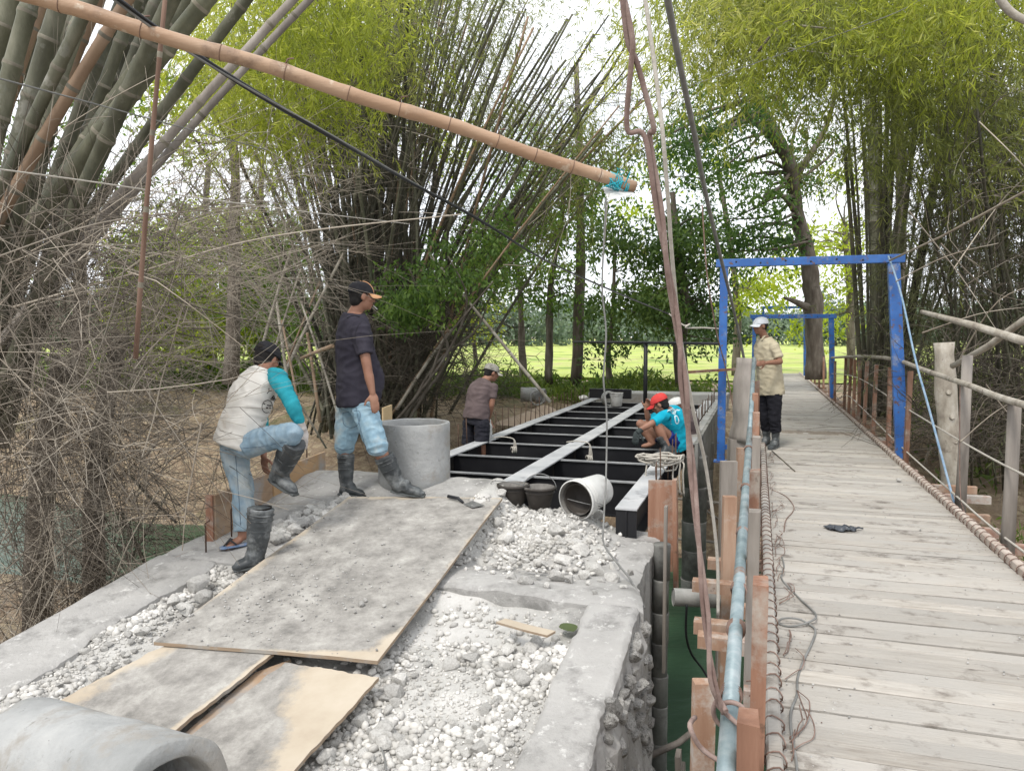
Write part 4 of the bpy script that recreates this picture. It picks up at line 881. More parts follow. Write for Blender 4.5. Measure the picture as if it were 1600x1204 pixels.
for k in range(11):
    c = P(1038+random.uniform(-8, 8), 722-k*1.2, 7.35+random.uniform(-.1, .1)); rx, ry = random.uniform(.13, .24), random.uniform(.07, .13); a0 = random.uniform(0, 6); mb = MB()
    mb.tube([c+V((rx*math.cos(a0+i*.45), ry*math.sin(a0+i*.45), .012*math.sin(i*1.1+k)+(-.12 if (k > 7 and i in (3, 4)) else 0))) for i in range(15)], .0095, 6); mb.build('rope_loop', m_rope, rp_, world=True)
for dx in (-30, 22, 28, 12):
    mb = MB(); q = P(1038+dx, 722, 7.3); mb.tube(catm([q, q+V((.01, -.03, -.02)), q+V((0, -.04, -.12)), q+V((.015, -.03, -.25-.05*abs(dx)/20))], 4), .0085, 6); mb.build('rope_loop', m_rope, rp_, world=True)
def knotrope(px, py, Y, drop, label):
    root = empty('tied_rope', P(px, py, Y), label, 'rope', 'pale ropes tied on the girders'); q = P(px, py, Y)
    for k in range(3):
        mb = MB(); mb.tube(catm([q+V((-.14+.03*k, .05, .012)), q+V((-.03, 0, .03)), q+V((.1, -.05, .012)), q+V((.11+.012*k, -.06, -drop*.5)), q+V((.1+.02*k, -.06, -drop))], 5), .007, 6); mb.build('rope_strand', m_rope, root, world=True)
    mb = MB(); wrap(mb, q+V((.11, -.06, -drop)), (1, .3, 0), .035, 3, .009, .02); mb.build('knot', m_rope, root, world=True)
knotrope(905, 693, 8.6, .16, 'pale rope tied round the centre girder'); knotrope(789, 686, 9.3, .12, 'pale rope tied round the left girder')
# black plastic scrap on the deck
mb = MB(); c = G(1318, 826, 0); nx, ny = 18, 12; vs = []
for i in range(nx+1):
    for j in range(ny+1):
        a, b = i/nx, j/ny; wdt = math.sin(math.pi*min(1, a*1.15+.05))**.6*(1-.45*a)
        x = (a-.5)*.27+.02*fnoise(a*4, b*4, 1, 3); y = (b-.5)*.2*wdt+.03*fnoise(a*5, b*3, 1, 6)-.03*a
        z = .006+.03*abs(fnoise(a*6, b*6, 1, 7))+.012*abs(fnoise(a*15, b*15, 1, 8)); vs.append(c+V((x, y*1.1, z)))
mb.add(vs, [(i*(ny+1)+j, (i+1)*(ny+1)+j, (i+1)*(ny+1)+j+1, i*(ny+1)+j+1) for i in range(nx) for j in range(ny)]); tag(mb.build('plastic_scrap', m_bag), 'crumpled black plastic scrap lying on the planks', 'plastic scrap')
o = place_rock('grey_stone', None, G(1404, 750, .02), .035); tag(o, 'grey stone by the right edge beam of the footbridge', 'stone')
for px, py, lab in [(1438, 827, 'small white pebble on the planks right of the black plastic scrap'), (1280, 834, 'small pebble on the planks left of the black plastic scrap'), (1233, 990, 'small white pebble on the planks beside the black wire')]:
    o = place_rock('pebble', None, G(px, py, .008), .012); tag(o, lab, 'pebble')
pts = []; sz = []
for _ in range(1500):
    u = random.uniform(2.6, 12); v = .13+abs(random.gauss(0, .14)) if random.random() < .5 else random.uniform(.15, 1.55)
    if v > 1.56: continue
    s = random.choice([.0015, .002, .003, .005]); pts.append(W(u, v, s*.5)); sz.append(s)
tag(rock_stuff('deck_grit', np.array(pts), np.array(sz), m_grit, None), 'fine grit and crumbs scattered over the footbridge planks', 'grit')
def gl(px, py, z=.006): return G(px, py, z)
cable('black_wire', [gl(1222, 870), gl(1225, 885), gl(1222, 905), gl(1250, 935), gl(1275, 960, .02), gl(1262, 972, .02), gl(1235, 978), gl(1218, 974), gl(1222, 966, .03), gl(1245, 966, .03), gl(1265, 975, .01), gl(1274, 985), gl(1268, 1005), gl(1256, 1030), gl(1246, 1060), gl(1245, 1085), gl(1236, 1110), gl(1236, 1140), gl(1244, 1190), gl(1246, 1230)], .0055, m_dgrey, 'dark wire looping along the left side of the footbridge planks', 'wire')
cable('thin_stick', [gl(1206, 704, .02), gl(1222, 718), gl(1242, 736)], .007, m_twigd, 'thin dark stick lying on the planks below the boots of the khaki man', 'stick')
cable('bent_twig', [gl(1207, 765), gl(1228, 775), gl(1240, 790), gl(1238, 800), gl(1228, 812), gl(1225, 830)], .004, m_rustw, 'thin bent wire curling on the planks left of the black plastic scrap', 'wire')
for k in range(46):
    pass
tw = empty('wire_tangle', W(5, .17, .01), 'tangle of thin rusty wire along the left edge beam of the footbridge', 'wire tangle'); random.seed(31)
for k in range(34):
    u = random.uniform(2.7, 10); v = .14; pts = [W(u, v, .01)]; dv_ = random.uniform(0, .05)
    for i in range(5): u += random.uniform(.03, .1); v = min(.34, max(.12, v+dv_*(1-i*.4)+random.uniform(-.012, .012))); pts.append(W(u, v, .006+random.uniform(0, .03)))
    mb = MB(); mb.tube(catm(pts, 3), .0025, 4); mb.build('wire', m_rustw, tw, world=True)
# dry leaf and weeds on the gravel
m_leafg = leafmat('fallen_green_leaf', [(.06, .09, .03), (.1, .12, .05)], .2); m_leafb = leafmat('fallen_brown_leaf', [(.25, .12, .08), (.35, .2, .13)], .1)
def flatleaf(c, L_, wd, ang, mat, label, curl=.3):
    mb = MB(); n = 10; vs = []
    for i in range(n+1):
        t = i/n; ww = wd*math.sin(math.pi*t)**.75/2; x = (t-.5)*L_; z = curl*L_*(t-.5)**2
        for s in (-1, -.5, 0, .5, 1): vs.append(V((x*math.cos(ang)-s*ww*math.sin(ang), x*math.sin(ang)+s*ww*math.cos(ang), z+.25*abs(s)*ww+.01)))
    mb.add(vs, [(i*5+j, (i+1)*5+j, (i+1)*5+j+1, i*5+j+1) for i in range(n) for j in range(4)], 0, True); o = mb.build('fallen_leaf', mat); o.location = c; return tag(o, label, 'leaf')
flatleaf(RP(888, 985, -.02), .13, .1, 1.9, m_leafg, 'broad green leaf lying on the gravel beside the right parapet')
flatleaf(RP(755, 1185, -.07), .13, .05, -.8, m_leafb, 'long reddish brown leaf on the gravel near the bottom edge')
flatleaf(RP(605, 1073, -.08), .05, .012, .4, m_leafb, 'tiny brown leaf below the corner of the big plywood sheet')
flatleaf(RP(803, 1130, -.08), .07, .015, 1.1, m_leafb, 'thin dry brown sliver on the gravel beside the right parapet')
for pts, lab in [([RP(595, 1120, -.06), RP(590, 1150, -.05), RP(600, 1180, -.05), RP(603, 1204, -.05)], 'curved wire lying on the gravel at the bottom centre'), ([RP(272, 947, 0), RP(285, 953, .01), RP(300, 940, .02), RP(312, 942, 0)], 'bent wire beside the stones left of the big plywood')]:
    cable('loose_wire', pts, .004, m_dgrey, lab, 'wire')
# ---------------------------------------------------------------- people
m_skin = M('brown_skin', [(.2, .095, .06), (.26, .13, .085), (.3, .16, .105)], scale=9, bump=.12, rough=.55, spec=.4)
m_hair = M('black_hair', [(.008, .007, .007), (.02, .018, .017)], scale=40, bump=.5)
m_eye = M('eye_white', [(.5, .48, .45), (.6, .58, .55)], bump=0, rough=.2); m_lip = M('lip', [(.2, .07, .055), (.24, .09, .07)], bump=0)
def cloth(n, cols, **k): return M(n, cols, scale=k.pop('scale', 8), bump=.35, bscale=60, bdist=.003, rough=.9, spec=.15, **k)
m_white_sh = cloth('off_white_cotton', [(.52, .5, .46), (.62, .6, .56)], dirt=((.42, .36, .28), 5, .6, .75)); m_teal = cloth('teal_sleeve', [(.015, .2, .25), (.03, .29, .35)])
m_blacksh = cloth('faded_black_cotton', [(.026, .024, .034), (.045, .042, .055)]); m_brownsh = cloth('dull_brown_cotton', [(.085, .065, .065), (.13, .1, .1)])
m_cyan = cloth('bright_teal_cotton', [(.005, .26, .38), (.01, .35, .48)]); m_khaki = cloth('khaki_shirt_cotton', [(.4, .35, .25), (.5, .45, .33)])
m_jeans = cloth('pale_blue_denim', [(.14, .21, .27), (.2, .28, .34), (.28, .35, .4)], dirt=((.33, .35, .34), 2.2, .5, .7), dirt2=((.1, .16, .22), 3, .58, .72), scale=14); m_jeans2 = cloth('washed_blue_denim', [(.17, .28, .36), (.24, .36, .44), (.33, .45, .51)], dirt=((.42, .4, .34), 2.2, .52, .7), dirt2=((.11, .2, .3), 3, .58, .72), scale=14)
m_blackt = cloth('black_trouser', [(.01, .01, .013), (.022, .022, .028)]); m_pshort = cloth('speckled_black_shorts', [(.013, .014, .02), (.03, .03, .038)], dirt=((.3, .3, .3), 45, .68, .72)); m_navy = cloth('navy_shorts', [(.01, .02, .12), (.02, .035, .18)], dirt=((.6, .6, .62), 14, .66, .68))
m_pink = cloth('pink_cotton', [(.4, .08, .08), (.5, .14, .12)]); m_capblk = cloth('black_cap', [(.012, .012, .015), (.03, .03, .033)]); m_caporg = cloth('tan_orange_piping', [(.5, .26, .13), (.6, .34, .19)])
m_capgry = cloth('grey_camouflage_cap', [(.1, .095, .085), (.26, .25, .22), (.33, .32, .29)], scale=22); m_capbr = cloth('beige_cap_brim', [(.38, .36, .3), (.48, .46, .4)]); m_capred = cloth('red_cap', [(.42, .03, .03), (.52, .06, .055)])
m_capwht = cloth('pale_cap', [(.5, .53, .57), (.66, .68, .72)]); m_glove = cloth('dirty_white_glove', [(.36, .33, .31), (.55, .52, .5)]); m_gloved = cloth('dark_glove', [(.03, .04, .04), (.07, .08, .08)])
m_print = M('black_print', [(.012, .012, .014), (.02, .02, .022)], bump=0); m_wprint = M('white_print', [(.45, .6, .65), (.55, .68, .7)], bump=0)
m_sandal = M('blue_sandal_foam', [(.07, .13, .26), (.2, .26, .36)], scale=14, bump=.2, dirt=((.3, .3, .3), 9, .52, .62))
m_sole = M('boot_sole', [(.05, .055, .055), (.13, .14, .14)], bump=.2)

def capsule(mb, a, b, ra, rb, flat=False, seg=14):
    a = V(a); b = V(b); d = b-a; L_ = max(d.length, 1e-4)
    if flat: prof = [(ra, 0), (rb, L_)]; mb.lathe([(ra*.96, -.002), (ra, .004)]+[(ra+(rb-ra)*k/4, L_*k/4) for k in range(1, 4)]+[(rb, L_-.004), (rb*.96, L_+.002)], a, d, seg)
    else:
        pr = [(ra*math.cos(t), -ra*math.sin(t)) for t in (1.57, 1.2, .8, .4, 0)]+[(rb*math.cos(t), L_+rb*math.sin(t)) for t in (0, .4, .8, 1.2, 1.57)]
        pr = [(max(r, .0004), h) for r, h in pr]; mb.lathe(pr, a, d, seg)
def ell(mb, c, ax, ay, az, seg=16, rings=10):
    c, ax, ay, az = V(c), V(ax), V(ay), V(az); vs = []
    for i in range(rings+1):
        t = math.pi*i/rings; r = max(math.sin(t), .01)
        for k in range(seg):
            a = 2*math.pi*k/seg; vs.append(c+az*math.cos(t)+(ax*math.cos(a)+ay*math.sin(a))*r)
    mb.add(vs, [(i*seg+k, (i+1)*seg+k, (i+1)*seg+(k+1) % seg, i*seg+(k+1) % seg) for i in range(rings) for k in range(seg)]+[tuple(range(seg)), tuple(rings*seg+k for k in range(seg))[::-1]])
def loft(mb, secs, seg=20):
    vs = []; n = len(secs)
    for c, sx, sy in secs:
        c, sx, sy = V(c), V(sx), V(sy)
        for k in range(seg):
            a = 2*math.pi*k/seg; ca, sa = math.cos(a), math.sin(a); e = .85
            vs.append(c+sx*math.copysign(abs(ca)**e, ca)+sy*math.copysign(abs(sa)**e, sa))
    mb.add(vs, [(i*seg+k, i*seg+(k+1) % seg, (i+1)*seg+(k+1) % seg, (i+1)*seg+k) for i in range(n-1) for k in range(seg)]+[tuple(range(seg))[::-1], tuple((n-1)*seg+k for k in range(seg))])
def fuse(mb, name, mat, root, voxel=.009, smooth=3, wrinkle=0, wfreq=9, axis=None, seed=0):
    "fuse overlapping closed shapes into one continuous skin"
    me = mb.mesh(name, mat); bm = bmesh.new(); bm.from_mesh(me); bmesh.ops.recalc_face_normals(bm, faces=bm.faces); bm.to_mesh(me); bm.free()
    o = bpy.data.objects.new(name, me); COL.objects.link(o)
    r = o.modifiers.new('r', 'REMESH'); r.mode = 'VOXEL'; r.voxel_size = voxel; r.adaptivity = 0
    s = o.modifiers.new('s', 'SMOOTH'); s.factor = .5; s.iterations = smooth
    dg = bpy.context.evaluated_depsgraph_get(); ev = o.evaluated_get(dg); m2 = bpy.data.meshes.new_from_object(ev)
    o.modifiers.clear(); o.data = m2; bpy.data.meshes.remove(me); m2.name = name
    if not m2.materials: m2.materials.append(mat)
    if wrinkle:
        cs = [q.co.copy() for q in m2.vertices]; ns = [q.normal.copy() for q in m2.vertices]; ax = V(axis).normalized() if axis is not None else V((.3, 0, 1)).normalized()
        for q, c, nn in zip(m2.vertices, cs, ns):
            st = c-ax*(c.dot(ax)*-.9); f = 1-abs(noise.noise(st*wfreq+V((seed, 0, 0)))*2.2); g = noise.noise(c*wfreq*.5+V((0, seed, 0)))
            q.co = c+nn*wrinkle*(f*.9-.5+g*.9)
    m2.polygons.foreach_set('use_smooth', [True]*len(m2.polygons)); m2.update(); world_child(o, root); return o
def hand(mb, w, d, nrm, curl=.5, s=1, thumb=1):
    "w wrist, d direction, nrm back-of-hand normal"
    d = V(d).normalized(); nrm = V(nrm); nrm = (nrm-d*nrm.dot(d)).normalized(); x = d.cross(nrm)*thumb
    w = V(w); ell(mb, w+d*.045*s, x*.04*s, nrm*.017*s, d*.052*s)
    for k, (off, ln) in enumerate([(.028, .07), (.0095, .08), (-.0095, .074), (-.027, .058)]):
        p = w+d*.08*s+x*off*s; dd = d
        for j in range(3):
            dd = (dd-nrm*curl*(.45+.3*j)).normalized(); q = p+dd*ln*s*(.42, .32, .26)[j]; capsule(mb, p, q, (.0098-.0008*j)*s, (.0092-.0008*j)*s, seg=8); p = q
    p = w+d*.03*s+x*.03*s; dd = (d*.6+x*.8-nrm*.25).normalized(); q = p+dd*.04*s; capsule(mb, p, q, .013*s, .011*s, seg=8); capsule(mb, q, q+(dd*.6+d*.6-nrm*.3*curl).normalized()*.03*s, .011*s, .009*s, seg=8)
def head(mb, c, f, up, s=1):
    f = V(f).normalized(); up = V(up); up = (up-f*up.dot(f)).normalized(); x = f.cross(up); c = V(c)
    ell(mb, c+up*.022*s-f*.008*s, x*.074*s, f*.094*s, up*.088*s)
    ell(mb, c-up*.035*s+f*.022*s, x*.056*s, f*.068*s, up*.078*s)
    ell(mb, c-up*.085*s+f*.062*s, x*.024*s, f*.022*s, up*.02*s)      # chin
    ell(mb, c+up*.022*s+f*.078*s, x*.05*s, f*.016*s, up*.014*s)      # brow
    capsule(mb, c+up*.008*s+f*.088*s, c-up*.026*s+f*.104*s, .0085*s, .0135*s, seg=8); ell(mb, c-up*.03*s+f*.094*s, x*.02*s, f*.014*s, up*.01*s)
    ell(mb, c-up*.056*s+f*.084*s, x*.024*s, f*.013*s, up*.006*s); ell(mb, c-up*.067*s+f*.082*s, x*.021*s, f*.012*s, up*.007*s)
    for q in (-1, 1):
        ell(mb, c+x*q*.074*s-f*.002*s-up*.008*s, x*.011*s, f*.019*s, up*.032*s); ell(mb, c+x*q*.042*s+f*.06*s-up*.018*s, x*.022*s, f*.022*s, up*.018*s)
    return c, f, up, x
def face_bits(h, root, s=1):
    c, f, up, x = h; mb = MB()
    for q in (-1, 1):
        mb = MB(); ell(mb, c+x*q*.03*s+f*.083*s+up*.002*s, x*.013*s, f*.008*s, up*.0065*s, 10, 6); mb.build('eye', m_eye, root, world=True)
        mb = MB(); ell(mb, c+x*q*.03*s+f*.0885*s+up*.002*s, x*.006*s, f*.004*s, up*.006*s, 8, 6); mb.build('pupil', m_hair, root, world=True)
        mb = MB(); ell(mb, c+x*q*.031*s+f*.09*s+up*.02*s, x*.02*s, f*.005*s, up*.0035*s, 8, 6); mb.build('brow', m_hair, root, world=True)
    mb = MB(); ell(mb, c-up*.061*s+f*.091*s, x*.022*s, f*.007*s, up*.006*s, 10, 6); mb.build('lips', m_lip, root, world=True)
def hair(h, root, s=1, low=.03):
    c, f, up, x = h; mb = MB(); ell(mb, c+up*.024*s-f*.016*s, x*.08*s, f*.092*s, up*.09*s); ell(mb, c-up*low*s-f*.045*s, x*.062*s, f*.052*s, up*.06*s); fuse(mb, 'hair', m_hair, root, .009, 2, .003, 60)
def cap(h, root, mat, brim=None, s=1, back=False, tilt=0, piping=None, vent=False):
    c, f, up, x = h; up2 = (up-f*.12).normalized(); fb = -f if back else f; c0 = c+up*.032*s-f*.006*s
    mb = MB(); secs = []; n = 9; mb2 = MB()
    for i in range(n+1):
        t = i/n*math.pi/2*.99; secs.append((c0+up2*.088*s*math.sin(t), x*.086*s*math.cos(t)**.8, f*.105*s*math.cos(t)**.8))
    loft(mb, [(c0-up2*.006, x*.0855*s, f*.1045*s)]+secs, 28); [mb.sm.__setitem__(i, True) for i in range(len(mb.sm))]
    mb.build('cap_crown', mat, root, world=True)
    mb = MB(); vs = []; n = 14
    for lay in (0, -.004):
        for j in range(4):
            r = j/3
            for i in range(n+1):
                a = -1.15+2.3*i/n; p = c0+(x*math.sin(a)*.082*s+fb*math.cos(a)*.1*s)+fb*(.068*s*r*math.cos(a*.9))+x*math.sin(a)*.004*r-up2*(.016*s*r+.028*s*abs(math.sin(a))*r)+up2*lay
                vs.append(p)
    st = n+1; fs = []
    for j in range(3):
        for i in range(n): fs += [(j*st+i, j*st+i+1, (j+1)*st+i+1, (j+1)*st+i), ((4+j)*st+i, (5+j)*st+i, (5+j)*st+i+1, (4+j)*st+i+1)]
    for i in range(n): fs.append((3*st+i, 3*st+i+1, 7*st+i+1, 7*st+i))
    mb.add(vs, fs, 0, True); mb.build('cap_brim', brim or mat, root, world=True)
    mb = MB(); mb.lathe([(.007*s, 0), (.006*s, .004*s), (.001, .006*s)], c0+up2*.087*s, up2, 8); mb.build('cap_button', piping or mat, root, world=True)
    if piping:
        mb = MB()
        for q in (-1, 1):
            mb.tube([c0+(x*q*math.sin(.6)*.088*s+f*math.cos(.6)*.107*s)*math.cos(t)**.8+up2*.09*s*math.sin(t) for t in [k*.18 for k in range(9)]], .0045*s, 6)
        mb.build('cap_piping', piping, root, world=True)
    if vent:
        mb = MB(); ell(mb, c0-f*.1*s+up2*.022*s, x*.032*s, f*.012*s, up2*.022*s, 14, 8); mb.build('cap_opening', m_hair, root, world=True)
def boot(root, top, ank, toe, heel=None, r=.058, hollow=False, mat=None):
    "rubber boot: shaft from top to ankle, foot to the toe"
    mat = mat or m_rubber; top, ank, toe = V(top), V(ank), V(toe); d = (top-ank); ft = (toe-ank); fh = V((ft.x, ft.y, 0)).normalized(); sd_ = fh.cross(V((0, 0, 1)))
    mb = MB(); n = 8; secs = []
    dn = d.normalized(); xx = sd_; yy = dn.cross(xx).normalized(); xx = yy.cross(dn)
    for i in range(n+1):
        t = i/n; rr = r*(.80+.26*t**.8-(.06*math.exp(-((t-.1)/.12)**2))); secs.append((ank+d*t, xx*rr*.95, yy*rr*1.12))
    loft(mb, secs, 20)
    b = toe.copy(); hl = ank-fh*.03; hl.z = ank.z
    up_ = (ank-(toe+hl)/2); up_ = dn
    fo = (toe-ank); L_ = fo.length
    sole_n = (dn-fo.normalized()*dn.dot(fo.normalized())).normalized()
    base = ank-dn*.06
    td = (toe-base).normalized(); sidev = td.cross(sole_n).normalized()
    hp = base-td*.055
    ln = (toe-hp).length
    secs = []
    for i in range(11):
        t = i/10; wd_ = (.036+.014*math.sin(math.pi*min(1, t*.9+.12)))*(1 if t < .85 else 1-.55*((t-.85)/.15)**2)*(1 if t > .06 else .8); hh = (.048-.024*t)*(1 if t < .9 else .75)+(.016 if .2 < t < .5 else 0)
        secs.append((hp+td*ln*t+sole_n*(hh-.028), sidev*wd_, sole_n*hh))
    loft(mb, secs, 16)
    capsule(mb, ank, base+sole_n*.01, r*.80, r*.78)
    o = fuse(mb, 'boot', mat, root, .008, 3, .0035, 11, dn, seed=random.random()*9)
    mb = MB(); secs = []
    for i in range(9):
        t = i/8; wd_ = (.04+.013*math.sin(math.pi*min(1, t*.9+.12)))*(1 if t < .86 else .72)*(1 if t > .06 else .8)
        secs.append((hp+td*(ln*(t*1.02-.005)), sidev*wd_, sole_n*.013))
    secs = [(c-sole_n*.026, a, b_) for c, a, b_ in secs]; loft(mb, secs, 14); s_ = mb.build('boot_sole', m_sole, o); s_.matrix_parent_inverse = Matrix.Identity(4)
    for tt in (.86, .74, .5):
        mb = MB(); rr = r*(.80+.26*tt**.8); c = ank+d*tt
        mb.tube([c+xx*math.cos(a)*rr*.985+yy*math.sin(a)*rr*1.155 for a in [2*math.pi*i/20 for i in range(21)]], .003 if tt < .8 else .0045, 5); mb.build('boot_rib', mat, o)
    return o
def person(name_loc, label, J, f, skin=True, shirt=None, sleeve=.5, hem=.12, trouser=None, leg=1.0, hands=(.4, .4), vox=.009, shirt_r=1.0, belly=0, headf=None, headup=(0, 0, 1), bare_leg=None, sleeve_mat=None, wr=.006, hand_dirs=(None, None), hand_n=(None, None), legR=None, trr=1.0, gloves=(None, None), s=1.0, pr=1.0):
    root = empty('person', name_loc, label, 'person'); f = V(f).normalized()
    Z = V((0, 0, 1)); J = {k: V(v) for k, v in J.items()}
    pel, che, nck, hd = J['pelvis'], J['chest'], J['neck'], J['head']
    right = f.cross(Z).normalized()
    def secset(infl, lo=0.0):
        spine = catm([pel-(che-pel)*lo, pel, pel.lerp(che, .5), che, che.lerp(nck, .55), nck], 3)
        out = []; n = len(spine)-1
        for i, p in enumerate(spine):
            t = i/n; d = (spine[min(i+1, n)]-spine[max(i-1, 0)]).normalized(); sx = (right-d*right.dot(d)).normalized(); sy = sx.cross(d)*-1
            wv = np.interp(t, [0, .2, .4, .62, .8, .9, 1], [.155, .16, .148, .17, .178, .13, .062]); dv = np.interp(t, [0, .2, .4, .62, .8, .9, 1], [.105, .112, .108, .118, .1, .078, .058])
            fw_ = belly*math.exp(-((t-.38)/.2)**2)
            out.append((p+sy*(-1 if sy.dot(f) < 0 else 1)*fw_*.6, sx*(wv*pr+infl)*s, sy*(dv+infl*1.1+fw_*.5)*s))
        return out
    mb = MB(); loft(mb, secset(0)); capsule(mb, nck-(hd-nck)*.2, hd-V((0, 0, .03)), .056*s, .05*s); hh = head(mb, hd, headf or f, headup, s)
    for k, sd_ in ((0, 'R'), (1, 'L')):
        sh, el, wr_ = J['sh'+sd_], J['el'+sd_], J['wr'+sd_]
        capsule(mb, sh, el, .05*s, .037*s); m_ = el.lerp(wr_, .3); capsule(mb, el, m_, .036*s, .038*s); capsule(mb, m_, wr_, .038*s, .024*s)
        d = V(hand_dirs[k]) if hand_dirs[k] else (wr_-el)
        if gloves[k] is None: hand(mb, wr_, d, hand_n[k] or (right if sd_ == 'R' else -right), hands[k], s, 1 if sd_ == 'R' else -1)
        hp, kn, an = J['hip'+sd_], J['kn'+sd_], J['an'+sd_]
        capsule(mb, hp, kn, .082*s, .054*s); m_ = kn.lerp(an, .3); capsule(mb, kn, m_, .052*s, .056*s); capsule(mb, m_, an, .056*s, .036*s)
        t = J.get('toe'+sd_)
        if t is not None: ell(mb, (an+t)/2-V((0, 0, .02)), (t-an)*.6, (t-an).cross(Z).normalized()*.042, V((0, 0, .03)))
    fuse(mb, 'body', m_skin, root, vox, 2); face_bits(hh, root, s)
    for k, sd_ in ((0, 'R'), (1, 'L')):
        if gloves[k] is not None:
            mb = MB(); el, wr_ = J['el'+sd_], J['wr'+sd_]; d = V(hand_dirs[k]) if hand_dirs[k] else (wr_-el); capsule(mb, wr_+(el-wr_).normalized()*.045, wr_+d.normalized()*.02, .033, .034, True); hand(mb, wr_, d, hand_n[k] or (right if sd_ == 'R' else -right), hands[k], s*1.12, 1 if sd_ == 'R' else -1); fuse(mb, 'glove', gloves[k], root, .006, 2, .003, 30)
    if shirt:
        ax = (che-pel); mb = MB(); ss = secset(.022*shirt_r, hem); ss = [(c_, a_*(1.07 if q_ < 7 else 1), b_*(1.1 if q_ < 7 else 1)) for q_, (c_, a_, b_) in enumerate(ss)]; loft(mb, ss, 26)
        split = sleeve_mat is not None
        for sd_ in 'RL':
            sh, el, wr_ = J['sh'+sd_], J['el'+sd_], J['wr'+sd_]; m2 = MB() if split else mb
            if sleeve <= 1: capsule(m2, sh, sh.lerp(el, sleeve), .066*s*shirt_r, .058*s*shirt_r, True); ell(m2, sh, (.064*s, 0, 0), (0, .064*s, 0), (0, 0, .062*s))
            else: capsule(m2, sh, el, .068*s*shirt_r, .052*s); capsule(m2, el, el.lerp(wr_, sleeve-1), .052*s, .043*s, True); ell(m2, sh, (.069*s, 0, 0), (0, .069*s, 0), (0, 0, .067*s)); ell(m2, sh.lerp(nck, .3), (.058*s, 0, 0), (0, .058*s, 0), (0, 0, .062*s))
            if split: fuse(m2, 'sleeve', sleeve_mat, root, .009, 3, wr, 10, (el-sh), seed=3)
            else: pass
        fuse(mb, 'shirt', shirt, root, .009, 3, wr, 8, ax, seed=5)
    if trouser:
        mb = MB(); sx = right*.165*pr*s; sy = f*.122*s; top = pel+(che-pel)*.22; dn_ = V((0, 0, -.09)) if J['hipR'].z > J['knR'].z+.1 else (J['hipR']+J['hipL'])/2-pel
        loft(mb, [(top, sx*.93, sy*.95), (pel, sx*1.03, sy*1.04), (pel+dn_*.9, sx*1.0, sy*1.0)])
        for sd_ in 'RL':
            hp, kn, an = J['hip'+sd_], J['kn'+sd_], J['an'+sd_]
            if leg <= 1: capsule(mb, hp, hp.lerp(kn, leg), .1*s*trr, .083*s*trr, True); ell(mb, hp, (.1*s, 0, 0), (0, .1*s, 0), (0, 0, .1*s))
            else:
                capsule(mb, hp, kn, .1*s*trr, .078*s*trr); capsule(mb, kn, kn.lerp(an, ((legR or leg) if sd_ == 'R' else leg)-1), .076*s*trr, .068*s*trr, True)
        fuse(mb, 'trousers', trouser, root, .008, 2, wr*1.25, 10, J['hipR']-J['knR'], seed=8)
    return root, hh, J
# bending man with teal sleeves
fA = V((.75, .62, 0))
JA = dict(pelvis=P(371, 688, 5.40), chest=P(392, 622, 5.45), neck=P(412, 578, 5.52), head=P(417, 560, 5.60),
 shR=P(434, 590, 5.38), elR=P(457, 632, 5.22), wrR=P(472, 668, 5.25), shL=P(400, 598, 5.66), elL=P(408, 668, 5.75), wrL=P(412, 712, 5.62),
 hipR=P(386, 694, 5.33), knR=P(455, 677, 5.15), anR=P(437, 738, 5.32), hipL=P(366, 700, 5.46), knL=P(379, 768, 5.36), anL=P(380, 836, 5.32), toeL=P(352, 851, 5.26))
root, hh, _ = person(RP(372, 850), 'bending man in white shirt with teal sleeves pulling off a rubber boot', JA, fA, shirt=m_white_sh, sleeve=1.82, hem=.16, trouser=m_jeans, leg=1.9, legR=1.38, sleeve_mat=m_teal, headf=(.4, .9, -.45), headup=(.3, .5, .8), gloves=(m_glove, None), hand_dirs=((.1, -.2, -1), (.15, -.25, -1)), hands=(.6, .7), vox=.0075, hand_n=(None, (-.6, -.8, 0)), wr=.009, shirt_r=1.05)
hair(hh, root); cap(hh, root, m_capblk, vent=True)
boot(root, P(460, 688, 5.17), P(437, 738, 5.32), P(463, 768, 5.2), r=.078)
# print on the side of the shirt
def decal_tube(root, pts, r, mat, name='print'):
    mb = MB(); mb.tube(pts, r, 5); return mb.build(name, mat, root, world=True)
def txt(body, c, xdir, ydir, size, mat, root, name='lettering', ext=.002):
    cu = bpy.data.curves.new('t', 'FONT'); cu.body = body; cu.size = size; cu.extrude = ext; cu.align_x = 'CENTER'; cu.align_y = 'CENTER'
    o = bpy.data.objects.new('t', cu); COL.objects.link(o); dg = bpy.context.evaluated_depsgraph_get(); me = bpy.data.meshes.new_from_object(o.evaluated_get(dg)); bpy.data.objects.remove(o)
    x = V(xdir).normalized(); y = V(ydir); y = (y-x*y.dot(x)).normalized(); z = x.cross(y); me.transform(Matrix(((x.x, y.x, z.x, c[0]), (x.y, y.y, z.y, c[1]), (x.z, y.z, z.z, c[2]), (0, 0, 0, 1)))); me.materials.clear(); me.materials.append(mat)
    o = bpy.data.objects.new(name, me); link(o); world_child(o, root); return o
def snap(root, name, o, off=.003, d=None):
    "lay a print on the cloth: push every vertex along d onto the named child"
    from mathutils.bvhtree import BVHTree
    tgt = [c for c in root.children if c.name.split('.')[0] == name][0]
    bt = BVHTree.FromPolygons([q.co for q in tgt.data.vertices], [p.vertices[:] for p in tgt.data.polygons]); d = V(d).normalized()
    for q in o.data.vertices:
        h = bt.ray_cast(q.co-d*.5, d)
        if h[0] is not None and (h[0]-q.co).length < .2: q.co = h[0]-d*off
vd = V((-.33, 1, 0)).normalized()
sh = [c for c in root.children if c.name.startswith('shirt')][0]
